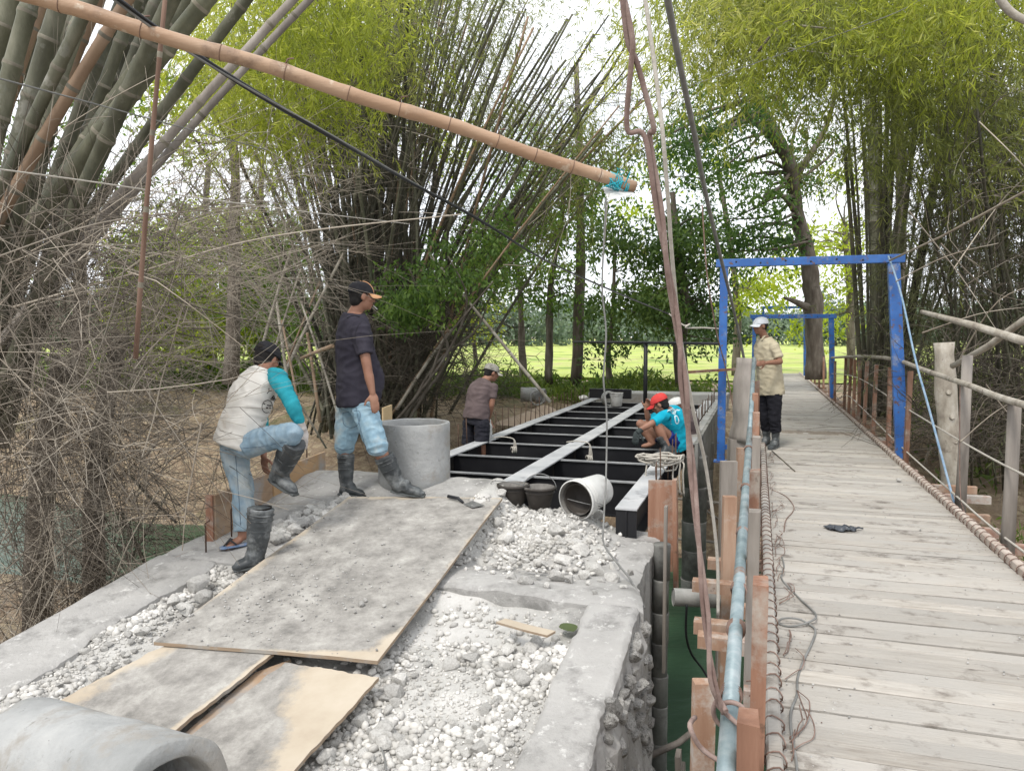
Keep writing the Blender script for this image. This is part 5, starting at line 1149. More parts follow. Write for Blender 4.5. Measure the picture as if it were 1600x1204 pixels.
for s_, c, sz in (('Y', (420, 614), .055), ('B', (427, 625), .05)):
    o = txt(s_, P(c[0], c[1], 5.2), (.75, 0, -.65), (.65, 0, .75), sz, m_print, root, ext=0); snap(root, 'shirt', o, .003, vd)
mb = MB(); n = 20
for i in range(n):
    a0, a1 = 2*math.pi*i/n, 2*math.pi*(i+1)/n
    q = [P(418+9*math.cos(a)*r, 638+11*math.sin(a)*r, 5.2) for a, r in ((a0, 1), (a1, 1), (a1, .9), (a0, .9))]; mb.add(q, [(0, 1, 2, 3)])
for k in range(7):
    x0, y0 = 412+random.random()*10, 631+random.random()*12; q = [P(x0, y0, 5.2), P(x0+3, y0+1, 5.2), P(x0+2.5, y0+2.4, 5.2), P(x0-.5, y0+1.5, 5.2)]; mb.add(q, [(0, 1, 2, 3)])
o = mb.build('emblem', m_print, root, world=True); snap(root, 'shirt', o, .003, vd)
def seam(root, child, pts, Y, mat, r=.0022, name='seam', d=(0, 1, 0)):
    from mathutils.bvhtree import BVHTree
    tg = [c for c in root.children if c.name.split('.')[0] == child][0]; bt = BVHTree.FromPolygons([q.co for q in tg.data.vertices], [p.vertices[:] for p in tg.data.polygons]); out = []
    for p in catm([P(x, y, Y) for x, y in pts], 6):
        dd = (p-V((0, 0, CZ))).normalized(); h = bt.ray_cast(p-dd*.6, dd)
        if h[0] is not None and (h[0]-p).length < .45: out.append(h[0]-dd*.001)
    if len(out) > 2: mb = MB(); mb.tube(out, r, 5); mb.build(name, mat, root, world=True)
m_seam = M('dark_seam', [(.06, .1, .14), (.1, .15, .2)], bump=0); m_seamk = M('black_shirt_hem', [(.014, .013, .018), (.02, .02, .025)], bump=0); m_hemshade = M('grey_shirt_hem_shadow', [(.3, .28, .25), (.36, .34, .3)], bump=0)
seam(root, 'trousers', [(352, 703), (380, 700), (410, 697), (448, 690)], 5.3, m_seam); seam(root, 'trousers', [(368, 712), (372, 760), (376, 820)], 5.35, m_seam)
seam(root, 'shirt', [(343, 672), (365, 678), (385, 682), (402, 676)], 5.3, m_hemshade)  # shirt hem line, its shadow drawn in as a grey colour
# sandal
sdl = empty('sandal', P(367, 852, 5.3), 'dusty blue foam sandal under the bare foot of the bending man', 'sandal')
mb = MB(); base = RP(366, 853, .0); vs = []
pa_, pb_ = RP(388, 849, .012), RP(343, 856, .012); dd = (pb_-pa_); sx_ = dd.cross(V((0, 0, 1))).normalized()
secs = [(pa_+dd*t, sx_*w_, V((0, 0, .009))) for t, w_ in [(0, .02), (.08, .034), (.3, .036), (.55, .04), (.8, .048), (.95, .038), (1.0, .02)]]
loft(mb, secs, 12); mb.build('foam_sole', m_sandal, sdl, world=True, bevel=.002)
mb = MB(); c = pa_+dd*.62
for q in (-1, 1): mb.tube([pa_+dd*.85+V((0, 0, .01)), c+sx_*q*.02+V((0, 0, .05)), pa_+dd*.4+sx_*q*.038+V((0, 0, .015))], [.006, .008, .006], 7)
mb.build('strap', m_black, sdl, world=True)
# empty boot standing on the slab
eb = empty('rubber_boot', P(395, 884, 4.95), 'empty black rubber boot standing on the slab beside the bending man', 'rubber boot')
o = boot(eb, P(408, 793, 4.93), P(401, 862, 4.93), P(362, 886, 4.85), r=.072)
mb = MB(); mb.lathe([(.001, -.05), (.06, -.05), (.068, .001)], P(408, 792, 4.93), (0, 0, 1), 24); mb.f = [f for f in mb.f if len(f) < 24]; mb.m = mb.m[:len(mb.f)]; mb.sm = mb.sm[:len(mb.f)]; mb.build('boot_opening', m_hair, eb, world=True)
# man in black shirt
fB = V((.9, .43, 0))
JB = dict(pelvis=P(557, 625, 6.2), chest=P(553, 548, 6.22), neck=P(554, 489, 6.2), head=P(565, 463, 6.2), shR=P(562, 512, 6.04), elR=P(575, 580, 5.98), wrR=P(582, 614, 5.96), shL=P(552, 513, 6.42), elL=P(572, 575, 6.42), wrL=P(572, 612, 6.35),
 hipR=P(568, 638, 6.1), knR=P(590, 697, 5.98), anR=P(617, 752, 6.0), hipL=P(546, 638, 6.3), knL=P(539, 695, 6.3), anL=P(541, 756, 6.28))
root, hh, _ = person(P(580, 775, 6.1), 'standing man in black shirt and rolled pale jeans with his back half turned', JB, fB, shirt=m_blacksh, sleeve=.62, hem=.12, trouser=m_jeans2, leg=1.12, belly=.07, headf=(.9, .42, -.08), hands=(.25, .3), vox=.0075, wr=.009, trr=1.12, shirt_r=1.2, pr=1.08)
hair(hh, root); cap(hh, root, m_capblk, brim=m_caporg, piping=m_caporg)
boot(root, P(600, 712, 5.98), P(619, 752, 6.0), P(664, 770, 5.95), r=.07); boot(root, P(540, 708, 6.3), P(541, 756, 6.28), P(570, 771, 6.2), r=.062)
seam(root, 'trousers', [(556, 632), (560, 655), (566, 680), (574, 706)], 6.1, m_seam)
seam(root, 'trousers', [(536, 645), (537, 662), (548, 668), (560, 662), (561, 642), (536, 645)], 6.1, m_seam, name='pocket'); seam(root, 'trousers', [(572, 632), (580, 636), (586, 634)], 6.1, m_seam, name='pocket')
seam(root, 'trousers', [(573, 703), (582, 708), (594, 707), (606, 703)], 6.0, m_seam, .003, name='hem'); seam(root, 'trousers', [(525, 699), (535, 702), (545, 702), (552, 700)], 6.3, m_seam, .003, name='hem')
seam(root, 'shirt', [(561, 551), (570, 553), (580, 551)], 6.0, m_seamk, .004, name='sleeve_hem'); seam(root, 'shirt', [(566, 500), (558, 512), (555, 530), (560, 548)], 6.1, m_seamk, .0025); seam(root, 'shirt', [(542, 497), (552, 493), (562, 495)], 6.15, m_seamk, .006, name='neckband')
mb = MB(); c, f_, up_, x_ = hh; q = c+f_*.098-up_*.062; mb.tube([q, q+f_*.035+x_*.012-up_*.03], .004, 6); tag(mb.build('cigarette', m_white), 'cigarette held in the lips of the man in the black shirt', 'cigarette')
# man in brown shirt
fC = V((.8, .6, 0))
JC = dict(pelvis=P(744, 652, 9.8), chest=P(749, 618, 9.85), neck=P(757, 594, 9.92), head=P(768, 582, 9.98), shR=P(771, 605, 9.78), elR=P(768, 633, 9.75), wrR=P(763, 655, 9.85), shL=P(748, 604, 10.1), elL=P(756, 635, 10.2), wrL=P(764, 655, 10.1),
 hipR=P(753, 660, 9.72), knR=P(753, 695, 9.7), anR=P(751, 737, 9.75), hipL=P(735, 660, 9.9), knL=P(731, 695, 9.9), anL=P(729, 735, 9.9), toeR=P(762, 745, 9.7), toeL=P(740, 743, 9.85))
root, hh, _ = person(P(742, 742, 9.8), 'man in brown shirt and speckled black shorts leaning over the left girder', JC, fC, shirt=m_brownsh, sleeve=.6, hem=.1, trouser=m_pshort, leg=.98, headf=(.85, .4, -.3), vox=.009, shirt_r=1.0, wr=.008, trr=1.05)
hair(hh, root); cap(hh, root, m_capgry, brim=m_capbr)
mb = MB(); q = P(742, 746, 9.8); mb.box(q, (.6, .1, 0), (-.04, .16, 0), (0, 0, .02)); tag(mb.build('walkway_plank', m_greyw), 'plank under the feet of the man in the brown shirt', 'plank')
mb = MB(); ell(mb, P(739, 686, 10.15), (.1, 0, 0), (0, .08, 0), (0, 0, .16)); ell(mb, P(765, 672, 9.95), (.035, 0, 0), (0, .05, 0), (0, 0, .15)); 
sk = empty('white_sack', P(745, 700, 10.1), 'white plastic sack held between the legs of the man in the brown shirt', 'sack'); fuse(mb, 'sack_skin', m_white, sk, .015, 2, .012, 9)
# squatting man with the red cap
fD = V((-.85, .5, 0))
JD = dict(pelvis=P(1057, 692, 8.85), chest=P(1053, 660, 8.8), neck=P(1043, 640, 8.75), head=P(1031, 631, 8.72), shL=P(1041, 647, 8.58), elL=P(1017, 662, 8.45), wrL=P(997, 673, 8.45), shR=P(1040, 646, 8.98), elR=P(1014, 656, 9.0), wrR=P(1009, 639, 8.95),
 hipL=P(1053, 692, 8.75), knL=P(1026, 664, 8.5), anL=P(1044, 700, 8.5), hipR=P(1050, 692, 8.95), knR=P(1001, 662, 9.0), anR=P(1020, 692, 8.95), toeL=P(1025, 709, 8.45), toeR=P(1003, 694, 8.95))
root, hh, _ = person(P(1042, 708, 8.7), 'squatting man in bright teal shirt and red cap on the right girder', JD, fD, shirt=m_cyan, sleeve=.85, hem=.2, trouser=m_navy, leg=.45, headf=(-.85, .3, -.45), headup=(-.3, .1, .9), vox=.009, gloves=(None, m_gloved), hands=(.7, .5), hand_dirs=((.25, -.3, .9), (-.3, 0, -1)), wr=.008)
hair(hh, root); cap(hh, root, m_capred)
boot(root, P(1031, 680, 8.5), P(1043, 698, 8.5), P(1020, 711, 8.42), r=.05, mat=m_rubber)
bk = V((.5, .86, 0))
for s_, c, sz in (('ALS', (1056, 643), .1), ('10', (1060, 658), .14)):
    o = txt(s_, P(c[0], c[1], 8.5), (.9, .3, 0) if sz > .12 else (.9, .3, -.3), (0, 0, 1), sz, m_wprint, root, ext=0); snap(root, 'shirt', o, .003, V((-.25, 1, 0)))
# man behind him, only the pale cap shows
JE = {k: v+V((.36, 1.5, 0)) for k, v in JD.items()}; dz_ = P(1056, 636, 10.3)-JE['head']
JE = {k: v+V((dz_.x, dz_.y, dz_.z)) for k, v in JE.items()}
root, hh, _ = person(JE['anL'], 'crouching man with a plain white cap hidden behind the red capped man', JE, fD, shirt=m_brownsh, sleeve=.6, hem=.2, trouser=m_blackt, leg=.9, headf=(-.85, .3, -.3), vox=.012)
cap(hh, root, m_white, s=1.1)
# khaki man on the footbridge
fF = V((-.9, -.38, 0))
JF = dict(pelvis=P(1204, 610, 10.4), chest=P(1200, 560, 10.4), neck=P(1195, 527, 10.38), head=P(1188, 509, 10.34), shL=P(1209, 540, 10.22), elL=P(1219, 565, 10.15), wrL=P(1196, 567, 9.98), shR=P(1187, 540, 10.58), elR=P(1186, 566, 10.55), wrR=P(1178, 566, 10.2),
 hipL=P(1210, 615, 10.32), knL=P(1211, 655, 10.26), anL=P(1212, 687, 10.3), hipR=P(1196, 615, 10.5), knR=P(1196, 655, 10.48), anR=P(1198, 684, 10.5))
root, hh, _ = person(P(1205, 697, 10.35), 'standing man in khaki shirt and pale cap resting his arms on the log post', JF, fF, shirt=m_khaki, sleeve=.75, hem=.12, trouser=m_blackt, leg=1.6, headf=(-.95, -.3, -.08), hands=(.3, .3), vox=.008, wr=.008, shirt_r=1.1, trr=1.05)
hair(hh, root, low=.01); cap(hh, root, m_capwht)
boot(root, P(1211, 652, 10.28), P(1212, 687, 10.3), P(1202, 700, 10.08), r=.062); boot(root, P(1197, 652, 10.5), P(1198, 684, 10.5), P(1188, 696, 10.35), r=.062)
c, f_, up_, x_ = hh; nk = JF['neck']
mb = MB()
for q in (-1, 1):
    R0 = fF.cross(V((0, 0, 1))).normalized(); a = nk+V((0, 0, .02)); mb.add([a+R0*q*.02+fF*.09-V((0, 0, .07)), a+R0*q*.075+fF*.05, a+R0*q*.06-fF*.05+V((0, 0, .01)), a+R0*q*.03+fF*.06+V((0, 0, .01)), a+R0*q*.065+fF*.095-V((0, 0, .05))], [(0, 4, 1, 3), (3, 1, 2)])
mb.build('collar', m_khaki, root, world=True)
# man down at the water
fG = V((.8, -.3, 0))
JG = dict(pelvis=P(1072, 886, 12.0), chest=P(1070, 876, 12.0), neck=P(1071, 866, 11.95), head=P(1074, 858, 11.9), shR=P(1066, 870, 11.85), elR=P(1068, 884, 11.8), wrR=P(1078, 882, 11.75), shL=P(1078, 870, 12.1), elL=P(1082, 882, 12.0), wrL=P(1086, 878, 11.9),
 hipR=P(1070, 887, 11.9), knR=P(1087, 873, 11.85), anR=P(1083, 897, 11.85), hipL=P(1074, 887, 12.05), knL=P(1090, 876, 12.0), anL=P(1088, 896, 12.0), toeR=P(1092, 900, 11.8), toeL=P(1095, 899, 11.95))
for k in JG: JG[k] = JG['pelvis']+(JG[k]-JG['pelvis'])*1.0
root, hh, _ = person(P(1080, 900, 11.9), 'small crouching man in a pink shirt down by the water under the footbridge', JG, fG, shirt=m_pink, sleeve=.6, hem=.1, trouser=m_jeans, leg=.95, vox=.012, s=.75)
hair(hh, root, .75)
mb = MB(); mb.box(P(1080, 903, 11.9), (.5, 0, 0), (0, .15, 0), (0, 0, .02)); tag(mb.build('raft_board', m_greyw), 'low board at the waterline under the crouching man in pink', 'board')
# ---------------------------------------------------------------- vegetation
def leafmesh(name, C, D, Nn, L_, Wd, mat):
    "rhombic folded leaves: C centres, D directions, Nn side hints, all (n,3)"
    n = len(C); D = D/np.linalg.norm(D, axis=1, keepdims=True); X = np.cross(D, Nn); X /= np.linalg.norm(X, axis=1, keepdims=True)+1e-9; Up = np.cross(X, D)
    L_ = L_[:, None]; Wd = Wd[:, None]
    a = C; b = C+D*L_*.45+X*Wd*.5+Up*Wd*.12; c = C+D*L_-Up*L_*.06; d = C+D*L_*.45-X*Wd*.5+Up*Wd*.12
    vv = np.stack([a, b, c, d], 1).reshape(-1, 3); i = np.arange(n)[:, None]*4
    ff = np.concatenate([i+[0, 1, 2], i+[0, 2, 3]], 1).reshape(-1, 3); return npmesh(name, vv, ff, mat)
def rdir(n): v = rng.normal(size=(n, 3)); return v/np.linalg.norm(v, axis=1, keepdims=True)
def fol(name, centers, per, spread, L_, Wd, mat, droop=.3, root=None, jl=.3, flat=.7):
    "leaf clumps: every centre gets per leaves in little sprays"
    centers = np.array(centers, float); k = len(centers); sp = np.array(spread) if hasattr(spread, '__len__') else np.full(3, spread)
    tw = np.repeat(centers, max(1, per//6), 0); tw = tw+rng.normal(size=tw.shape)*sp*np.array([1, 1, flat])
    C = np.repeat(tw, 6, 0); C = C+rng.normal(size=C.shape)*L_*.55
    n = len(C); D = rdir(n)+np.array([0, 0, -droop*2]); Nn = rdir(n)+np.array([0, 0, .8])
    me = leafmesh(name, C, D, Nn, L_*rng.uniform(1-jl, 1+jl, n), Wd*rng.uniform(1-jl, 1+jl, n), mat); o = bpy.data.objects.new(name, me); link(o)
    if root is not None: world_child(o, root)
    return o
def bamboo_fol(name, centers, per, spread, mat, root, L_=.14, Wd=.014, droop=.7, flat=.8):
    "feathery drooping sprays: twigs hang from each centre and carry narrow leaves along their length"
    centers = np.array(centers, float); nc = len(centers); nt_ = max(2, per//12); hdg = rdir(nc); hdg[:, 2] = -.35-.5*rng.random(nc)
    tw = np.repeat(centers, nt_, 0); tw = tw+rng.normal(size=tw.shape)*np.array([spread, spread, spread*flat]); n0 = len(tw)
    td = np.repeat(hdg, nt_, 0)+rdir(n0)*.75; td /= np.linalg.norm(td, axis=1, keepdims=True)
    t = rng.random((n0, 14)); C = tw[:, None]+td[:, None]*(t*.55)[..., None]; C[..., 2] -= (t**2)*.14; C = C.reshape(-1, 3); n = len(C)
    D = np.repeat(td, 14, 0)*.7+rdir(n)*.75+np.array([0, 0, -droop*.6])
    me = leafmesh(name, C, D, rdir(n), L_*rng.uniform(.6, 1.3, n), Wd*rng.uniform(.7, 1.4, n), mat); o = bpy.data.objects.new(name, me); link(o)
    if root is not None: world_child(o, root)
    return o
m_lf_bambY = leafmat('bamboo_leaf_sunlit', [(.12, .15, .03), (.22, .27, .045), (.32, .36, .08), (.44, .45, .17)], .58)  # sunlight put into the colour, brighter copy of the olive leaf
m_lf_bambO = leafmat('bamboo_leaf_olive', [(.06, .075, .025), (.13, .155, .045), (.21, .24, .07), (.33, .34, .14)], .52)
m_lf_bambD = leafmat('bamboo_leaf_dull', [(.06, .07, .035), (.11, .12, .06), (.18, .19, .1)], .42)
m_lf_dark = leafmat('dark_green_leaf', [(.025, .055, .015), (.06, .11, .03), (.12, .18, .045)], .42)
m_lf_dark2 = leafmat('glossy_green_leaf', [(.025, .065, .02), (.06, .12, .03), (.12, .2, .05)], .48)
m_lf_mid = leafmat('mid_green_leaf', [(.04, .085, .018), (.09, .16, .03), (.17, .26, .05)], .5)
m_lf_yel = leafmat('yellow_green_leaf', [(.12, .17, .02), (.23, .3, .04), (.36, .42, .08)], .58)
m_lf_brt = leafmat('fresh_green_leaf', [(.05, .1, .025), (.12, .2, .045), (.26, .34, .09)], .45)
m_weed = leafmat('bank_weed_leaf', [(.04, .075, .018), (.09, .14, .03), (.17, .22, .05)], .4)
m_far = leafmat('distant_leaf', [(.1, .15, .11), (.16, .21, .15), (.22, .27, .19)], .3)  # haze of distance put into the pale leaf colour

def culm(name, p0, p1, r0, r1, mat, root, seg=8, internode=.35, sag=.1, curve=None, rings=True):
    p0, p1 = V(p0), V(p1); L_ = (p1-p0).length; n = max(3, min(30, int(L_/internode))); mb = MB(); pts = []; rr = []; mi = []
    side = V((p1.x-p0.x, p1.y-p0.y, 0)); ln = side.length; side = side.normalized() if ln > .01 else V((1, 0, 0))
    def at(t): return p0.lerp(p1, t)+V((0, 0, 1))*sag*L_*math.sin(math.pi*t)*.5-side*sag*L_*.35*math.sin(math.pi*t)
    for i in range(n+1):
        t = i/n; r = r0+(r1-r0)*t; d = .012/L_*3
        if rings and 0 < i < n:
            for dt, k in ((-d, 1.0), (-d*.35, 1.12), (d*.35, 1.1), (d, .985)):
                pts.append(at(t+dt)); rr.append(r*k)
                mi.append(1 if dt == -d*.35 else 0)
        else: pts.append(at(t)); rr.append(r); mi.append(0)
    mb.tube(pts, rr, seg, mis=mi[:-1], cap=True); o = mb.build(name, [mat, m_node], root, world=True); return o
def sticks(name, segs, mat, root, seg=3, fork=.7):
    "many thin bent twigs as one mesh; segs = list of (pts, r0, r1)"
    mb = MB(); extra = []
    for pts, r0, r1 in segs:
        if len(pts) == 5 and random.random() < fork:
            for _ in range(random.choice((1, 2, 3))):
                i = random.randint(1, 3); d = (pts[i+1]-pts[i]).normalized(); L_ = (pts[4]-pts[0]).length*random.uniform(.15, .45)
                dd = d+V((random.gauss(0, .5), random.gauss(0, .4), random.gauss(0, .5))); extra.append(([pts[i], pts[i]+dd*L_*.5, pts[i]+dd*L_+V((0, 0, -.06*L_))], r0*.6, r1*.6))
    for pts, r0, r1 in segs+extra:
        n = len(pts); mb.tube(pts, [r0+(r1-r0)*i/(n-1) for i in range(n)], seg, cap=False)
    o = mb.build(name, mat, root, world=root is not None); o['kind'] = 'stuff'; return o
def bent(p, d, L_, bend=.25, n=4):
    p = V(p); d = V(d).normalized(); b = V((random.gauss(0, 1), random.gauss(0, 1), random.gauss(0, 1)-.6)).normalized(); out = [p]
    for i in range(n):
        d = (d+b*bend/n*2+V((random.gauss(0, .1), random.gauss(0, .1), random.gauss(0, .1)))).normalized(); out.append(out[-1]+d*L_/n)
    return out

# ---- near left clump of thick bamboo
random.seed(41)
ncl = empty('bamboo_clump', P(40, 900, 6.2), 'near clump of thick grey green bamboo leaning over the left edge with dry branches', 'bamboo')
for x0, y0, x1, y1, Y, r, m in [(10, 332, 100, 0, 5.2, .068, 0), (33, 300, 206, 0, 4.9, .042, 1), (83, 332, 332, 0, 5.4, .066, 0), (43, 400, 300, 0, 5.8, .062, 0), (133, 400, 472, 0, 5.6, .036, 2), (150, 400, 488, 10, 6.2, .034, 2), (-20, 300, 43, 33, 5.6, .07, 0), (66, 240, 160, 0, 5.9, .045, 1), (-10, 260, 70, 0, 6.3, .065, 1), (110, 320, 206, 33, 6.2, .055, 0), (133, 332, 250, 0, 6.6, .05, 0), (60, 400, 200, 0, 7.0, .07, 0), (0, 400, 130, 0, 6.6, .07, 0), (-60, 320, 20, 0, 6.0, .075, 0), (100, 420, 365, 40, 6.8, .055, 0), (-40, 420, 120, 60, 5.0, .045, 0), (20, 440, 240, 20, 7.4, .06, 0), (-80, 420, 60, 60, 7.2, .07, 0), (60, 520, 180, 160, 7.4, .07, 0), (0, 560, 90, 200, 6.0, .065, 0), (30, 560, 160, 260, 5.6, .06, 0), (-30, 560, 60, 260, 5.3, .06, 0)]:
    b_ = P(x0, y0, Y); t_ = P(x1, y1, Y+random.uniform(-.4, .3)); d = (t_-b_)
    culm('culm', b_-d*(.85 if y0 < 450 else .5), t_+d*(.35 if y1 < 100 else 1.0), r, r*.8, [m_culm, m_culmo, m_greyw][m], ncl, seg=12, internode=.36, sag=.03)
culm('culm', P(212, 560, 3.6), P(262, -40, 3.4), .012, .010, m_sapl, ncl, seg=7, internode=.3, sag=.02)
# dry branch tangle
segs = []; segd = []
for k in range(2600):
    px = random.gauss(95, 95); py = random.uniform(330, 990); 
    lim = 250-max(0, py-700)*.22+max(0, 600-py)*.35
    if px > lim or px < -90: continue
    Y = random.uniform(4.6 if py < 800 else 5.8, 6.8); p = P(px, py, Y); a = random.gauss(.3, 1.1); d = V((math.cos(a), random.uniform(-.5, .3), math.sin(a)*.9))
    r = random.choice([.002, .003, .003, .005]); L_ = random.uniform(.3, 1.3)
    (segs if random.random() < .5 else segd).append((bent(p, d, L_, .5), r, r*.4))
for k in range(420):
    px = random.uniform(60, 420); py = random.uniform(250, 900); Y = random.uniform(5, 8) if px < 290 else random.uniform(7, 9); a = random.gauss(.5, .9)
    segs.append((bent(P(px, py, Y), V((math.cos(a), random.uniform(-.3, .3), math.sin(a))), random.uniform(.5, 1.7), .3), random.choice([.002, .003, .004]), .0012))
# long arching branches in front
for pts, r in [([(0, 640), (140, 590), (260, 520), (350, 500)], .006), ([(120, 500), (235, 440), (310, 350), (350, 250)], .006), ([(0, 560), (60, 620), (140, 700), (180, 800)], .005), ([(20, 480), (200, 430), (420, 370), (720, 335)], .009), ([(0, 400), (150, 350), (300, 330), (420, 320)], .006), ([(150, 690), (230, 640), (300, 600), (330, 590)], .004), ([(0, 280), (100, 200), (200, 140), (290, 95)], .004), ([(20, 730), (120, 660), (250, 640), (400, 560)], .004), ([(130, 520), (250, 560), (350, 620), (420, 700)], .004), ([(0, 900), (100, 800), (170, 700), (200, 560)], .005), ([(0, 1010), (60, 900), (140, 830), (250, 800)], .004), ([(250, 760), (200, 850), (170, 930), (160, 990)], .004), ([(315, 660), (300, 740), (290, 800), (285, 860)], .006), ([(400, 600), (350, 700), (315, 800), (300, 830)], .006), ([(200, 400), (150, 560), (100, 620), (30, 680)], .005)]:
    Y = random.uniform(4.4, 5.2) if max(q[0] for q in pts) < 320 or max(q[0] for q in pts) > 500 or pts[0][1] < 460 else 7.0
    segs.append((catm([P(x, y, Y) for x, y in pts], 5), r, r*.5))
    for q in range(5):
        t = random.random(); i = int(t*(len(pts)-1)); q_ = pts[i]; q2 = pts[min(i+1, len(pts)-1)]; f_ = random.random()
        segs.append((bent(P(q_[0]+(q2[0]-q_[0])*f_, q_[1]+(q2[1]-q_[1])*f_, Y), V((random.uniform(-1, 1), 0, random.uniform(-1, 1))), random.uniform(.15, .5), .4), .0025, .001))
sticks('dry_branches', segs, m_twig, ncl); sticks('dark_dry_branches', segd, m_twigd, ncl)
trunk = [P(205, 960, 6.4), P(190, 800, 6.4), P(185, 640, 6.5), P(205, 470, 6.6), P(250, 330, 6.8)]
culm('culm', P(150, 1000, 6.6), P(190, 520, 6.7), .1, .07, m_bark, ncl, seg=10, internode=.5, rings=False)
culm('culm', P(60, 1000, 6.9), P(100, 560, 6.8), .13, .09, m_bark, ncl, seg=10, internode=.5, rings=False)
# dark culm poles over the water at left
for a, b, lab in [((215, 770), (270, 810), 0), ((250, 820), (330, 690), 0), ((190, 840), (235, 890), 0)]: pass
for (x0, y0), (x1, y1), r in [((190, 800), (235, 895), .018), ((205, 745), (275, 815), .014), ((200, 880), (262, 770), .01)]:
    mb = MB(); mb.tube([P(x0, y0, 6.4), P((x0+x1)/2, (y0+y1)/2+3, 6.6), P(x1, y1, 6.8)], r, 7); mb.build('fallen_culm', m_culmd, ncl, world=True)

# ---- middle clump
random.seed(77)
mcl = empty('bamboo_clump', P(570, 640, 15.5), 'huge fan shaped bamboo clump in the middle behind the man in the black shirt', 'bamboo')
tips = []
for k in range(215):
    bx = random.gauss(585, 38); Y0 = random.uniform(13.6, 17); b_ = P(bx, 636, Y0); b_.z = -.35
    sx = (bx-585)/38; tx = random.uniform(230, 1120) if random.random() < .8 else random.uniform(400, 700)
    tx = tx*.75+(585+sx*180)*.25; ty = random.uniform(-160, 90)+abs(tx-560)*.12
    if tx > 850: ty = random.uniform(20, 260)
    if tx < 330: ty = random.uniform(60, 330)
    Y1 = Y0+random.uniform(-3.2, 1.8); t_ = P(tx, ty, Y1); r = random.choice([.022, .028, .034, .04])
    culm('culm', b_, t_, r, r*.5, random.choice([m_culmd, m_culmd, m_culm, m_culmd, m_culmo if random.random() < .35 else m_culm]), mcl, seg=6, internode=.55, sag=.07*random.uniform(.3, 1.6), rings=(k % 2 == 0)); tips.append((b_, t_))
for (x0, y0), (x1, y1), Y, r in [((420, 640), (540, 390), 12.6, .03), ((405, 560), (455, 390), 12.2, .028), ((478, 700), (440, 500), 12, .022), ((500, 660), (480, 520), 12.5, .03), ((540, 690), (470, 470), 12.4, .02), ((430, 620), (500, 440), 12.8, .022), ((620, 640), (700, 520), 12.6, .03), ((450, 600), (510, 700), 12, .02), ((380, 720), (470, 420), 11.8, .018), ((520, 540), (470, 560), 12.2, .035), ((545, 520), (570, 620), 12.4, .02), ((455, 650), (432, 470), 12.4, .03)]:
    culm('culm', P(x0, y0, Y), P(x1, y1, Y+.4), r, r*.8, m_culmo if random.random() < .4 else m_barkp, mcl, seg=6, internode=.5, sag=.02)
culm('culm', P(670, 395, 12.5), P(860, 628, 12.0), .02, .03, m_barkp, mcl, seg=7, internode=.5, sag=-.01)
segs = []; segd = []
for k in range(2700):
    b_, t_ = random.choice(tips); t = random.betavariate(1.3, 1.3); p = b_.lerp(t_, t); a = random.gauss(.4, 1.2)
    d = V((math.cos(a), random.uniform(-.6, .4), math.sin(a)+.2)); (segs if random.random() < .3 else segd).append((bent(p, d, random.uniform(.4, 1.7), .5), random.choice([.004, .006, .008]), .002))
for k in range(1100):
    px = random.gauss(640, 75); py = random.uniform(470, 640); Y = random.uniform(12.6, 15); a = random.uniform(0, 3.14)
    segd.append((bent(P(px, py, Y), V((math.cos(a), random.uniform(-.6, .4), math.sin(a)*.8)), random.uniform(.3, 1.1), .7), random.choice([.004, .006, .009]), .002))
for k in range(450):
    px = random.uniform(250, 480); py = random.uniform(190, 480); Y = random.uniform(9, 13); a = random.gauss(.5, .8)
    segs.append((bent(P(px, py, Y), V((math.cos(a), random.uniform(-.4, .3), math.sin(a))), random.uniform(.5, 1.8), .4), random.choice([.003, .005, .007]), .002))
sticks('dry_branches', segs, m_twig, mcl); sticks('dark_dry_branches', segd, m_twigd, mcl)
cs = []
for k in range(190):
    b_, t_ = random.choice(tips); p = b_.lerp(t_, random.uniform(.72, 1.08)); cs.append(p+V((random.gauss(0, .3), random.gauss(0, .5), random.gauss(0, .3))))
bamboo_fol('leaves', cs, 230, .42, m_lf_bambO, mcl)
cs = [P(random.gauss(380, 70), random.uniform(-60, 210), random.uniform(8.5, 11)) for _ in range(36)]+[P(random.uniform(430, 640), random.uniform(-60, 130), random.uniform(9, 12)) for _ in range(22)]
bamboo_fol('sunlit_leaves', cs, 300, .35, m_lf_bambY, mcl, L_=.13, Wd=.0145)

# ---- right clump of dark culms
random.seed(99)
rcl = empty('bamboo_clump', P(1370, 600, 17.5), 'bamboo clump with slim dark silhouetted culms just right of the big tree', 'bamboo'); tips = []
for k, (x0, x1, y1) in enumerate([(1352, 1325, 100), (1358, 1338, 60), (1366, 1400, -20), (1372, 1430, -40), (1378, 1440, 30), (1384, 1385, 110), (1390, 1480, 60), (1396, 1490, 130), (1402, 1520, 20), (1362, 1350, 200), (1370, 1372, 10), (1375, 1410, 60), (1388, 1395, 60), (1405, 1540, 120), (1382, 1460, -30), (1350, 1320, 230), (1368, 1445, 120), (1415, 1560, 180), (1360, 1300, -20), (1395, 1600, 200), (1376, 1376, 160), (1400, 1470, 220)]):
    Y = random.uniform(14.5, 18.5); b_ = P(x0, 600, Y); b_.z = -.3; t_ = P(x1, y1, Y-random.uniform(0, 3)); r = random.choice([.035, .045, .055]); culm('culm', b_, t_, r, r*.55, m_culmd, rcl, seg=7, internode=.5, sag=.05, rings=k % 2 == 0); tips.append((b_, t_))
culm('culm', P(1372, 620, 17), P(1358, 120, 17), .13, .11, m_culm, rcl, seg=8, internode=.6, sag=.02)
segs = []
for k in range(500):
    b_, t_ = random.choice(tips); p = b_.lerp(t_, random.random()); segs.append((bent(p, V((random.uniform(-1, 1), random.uniform(-.5, .5), random.uniform(-.6, .8))), random.uniform(.4, 1.4), .5), .006, .002))
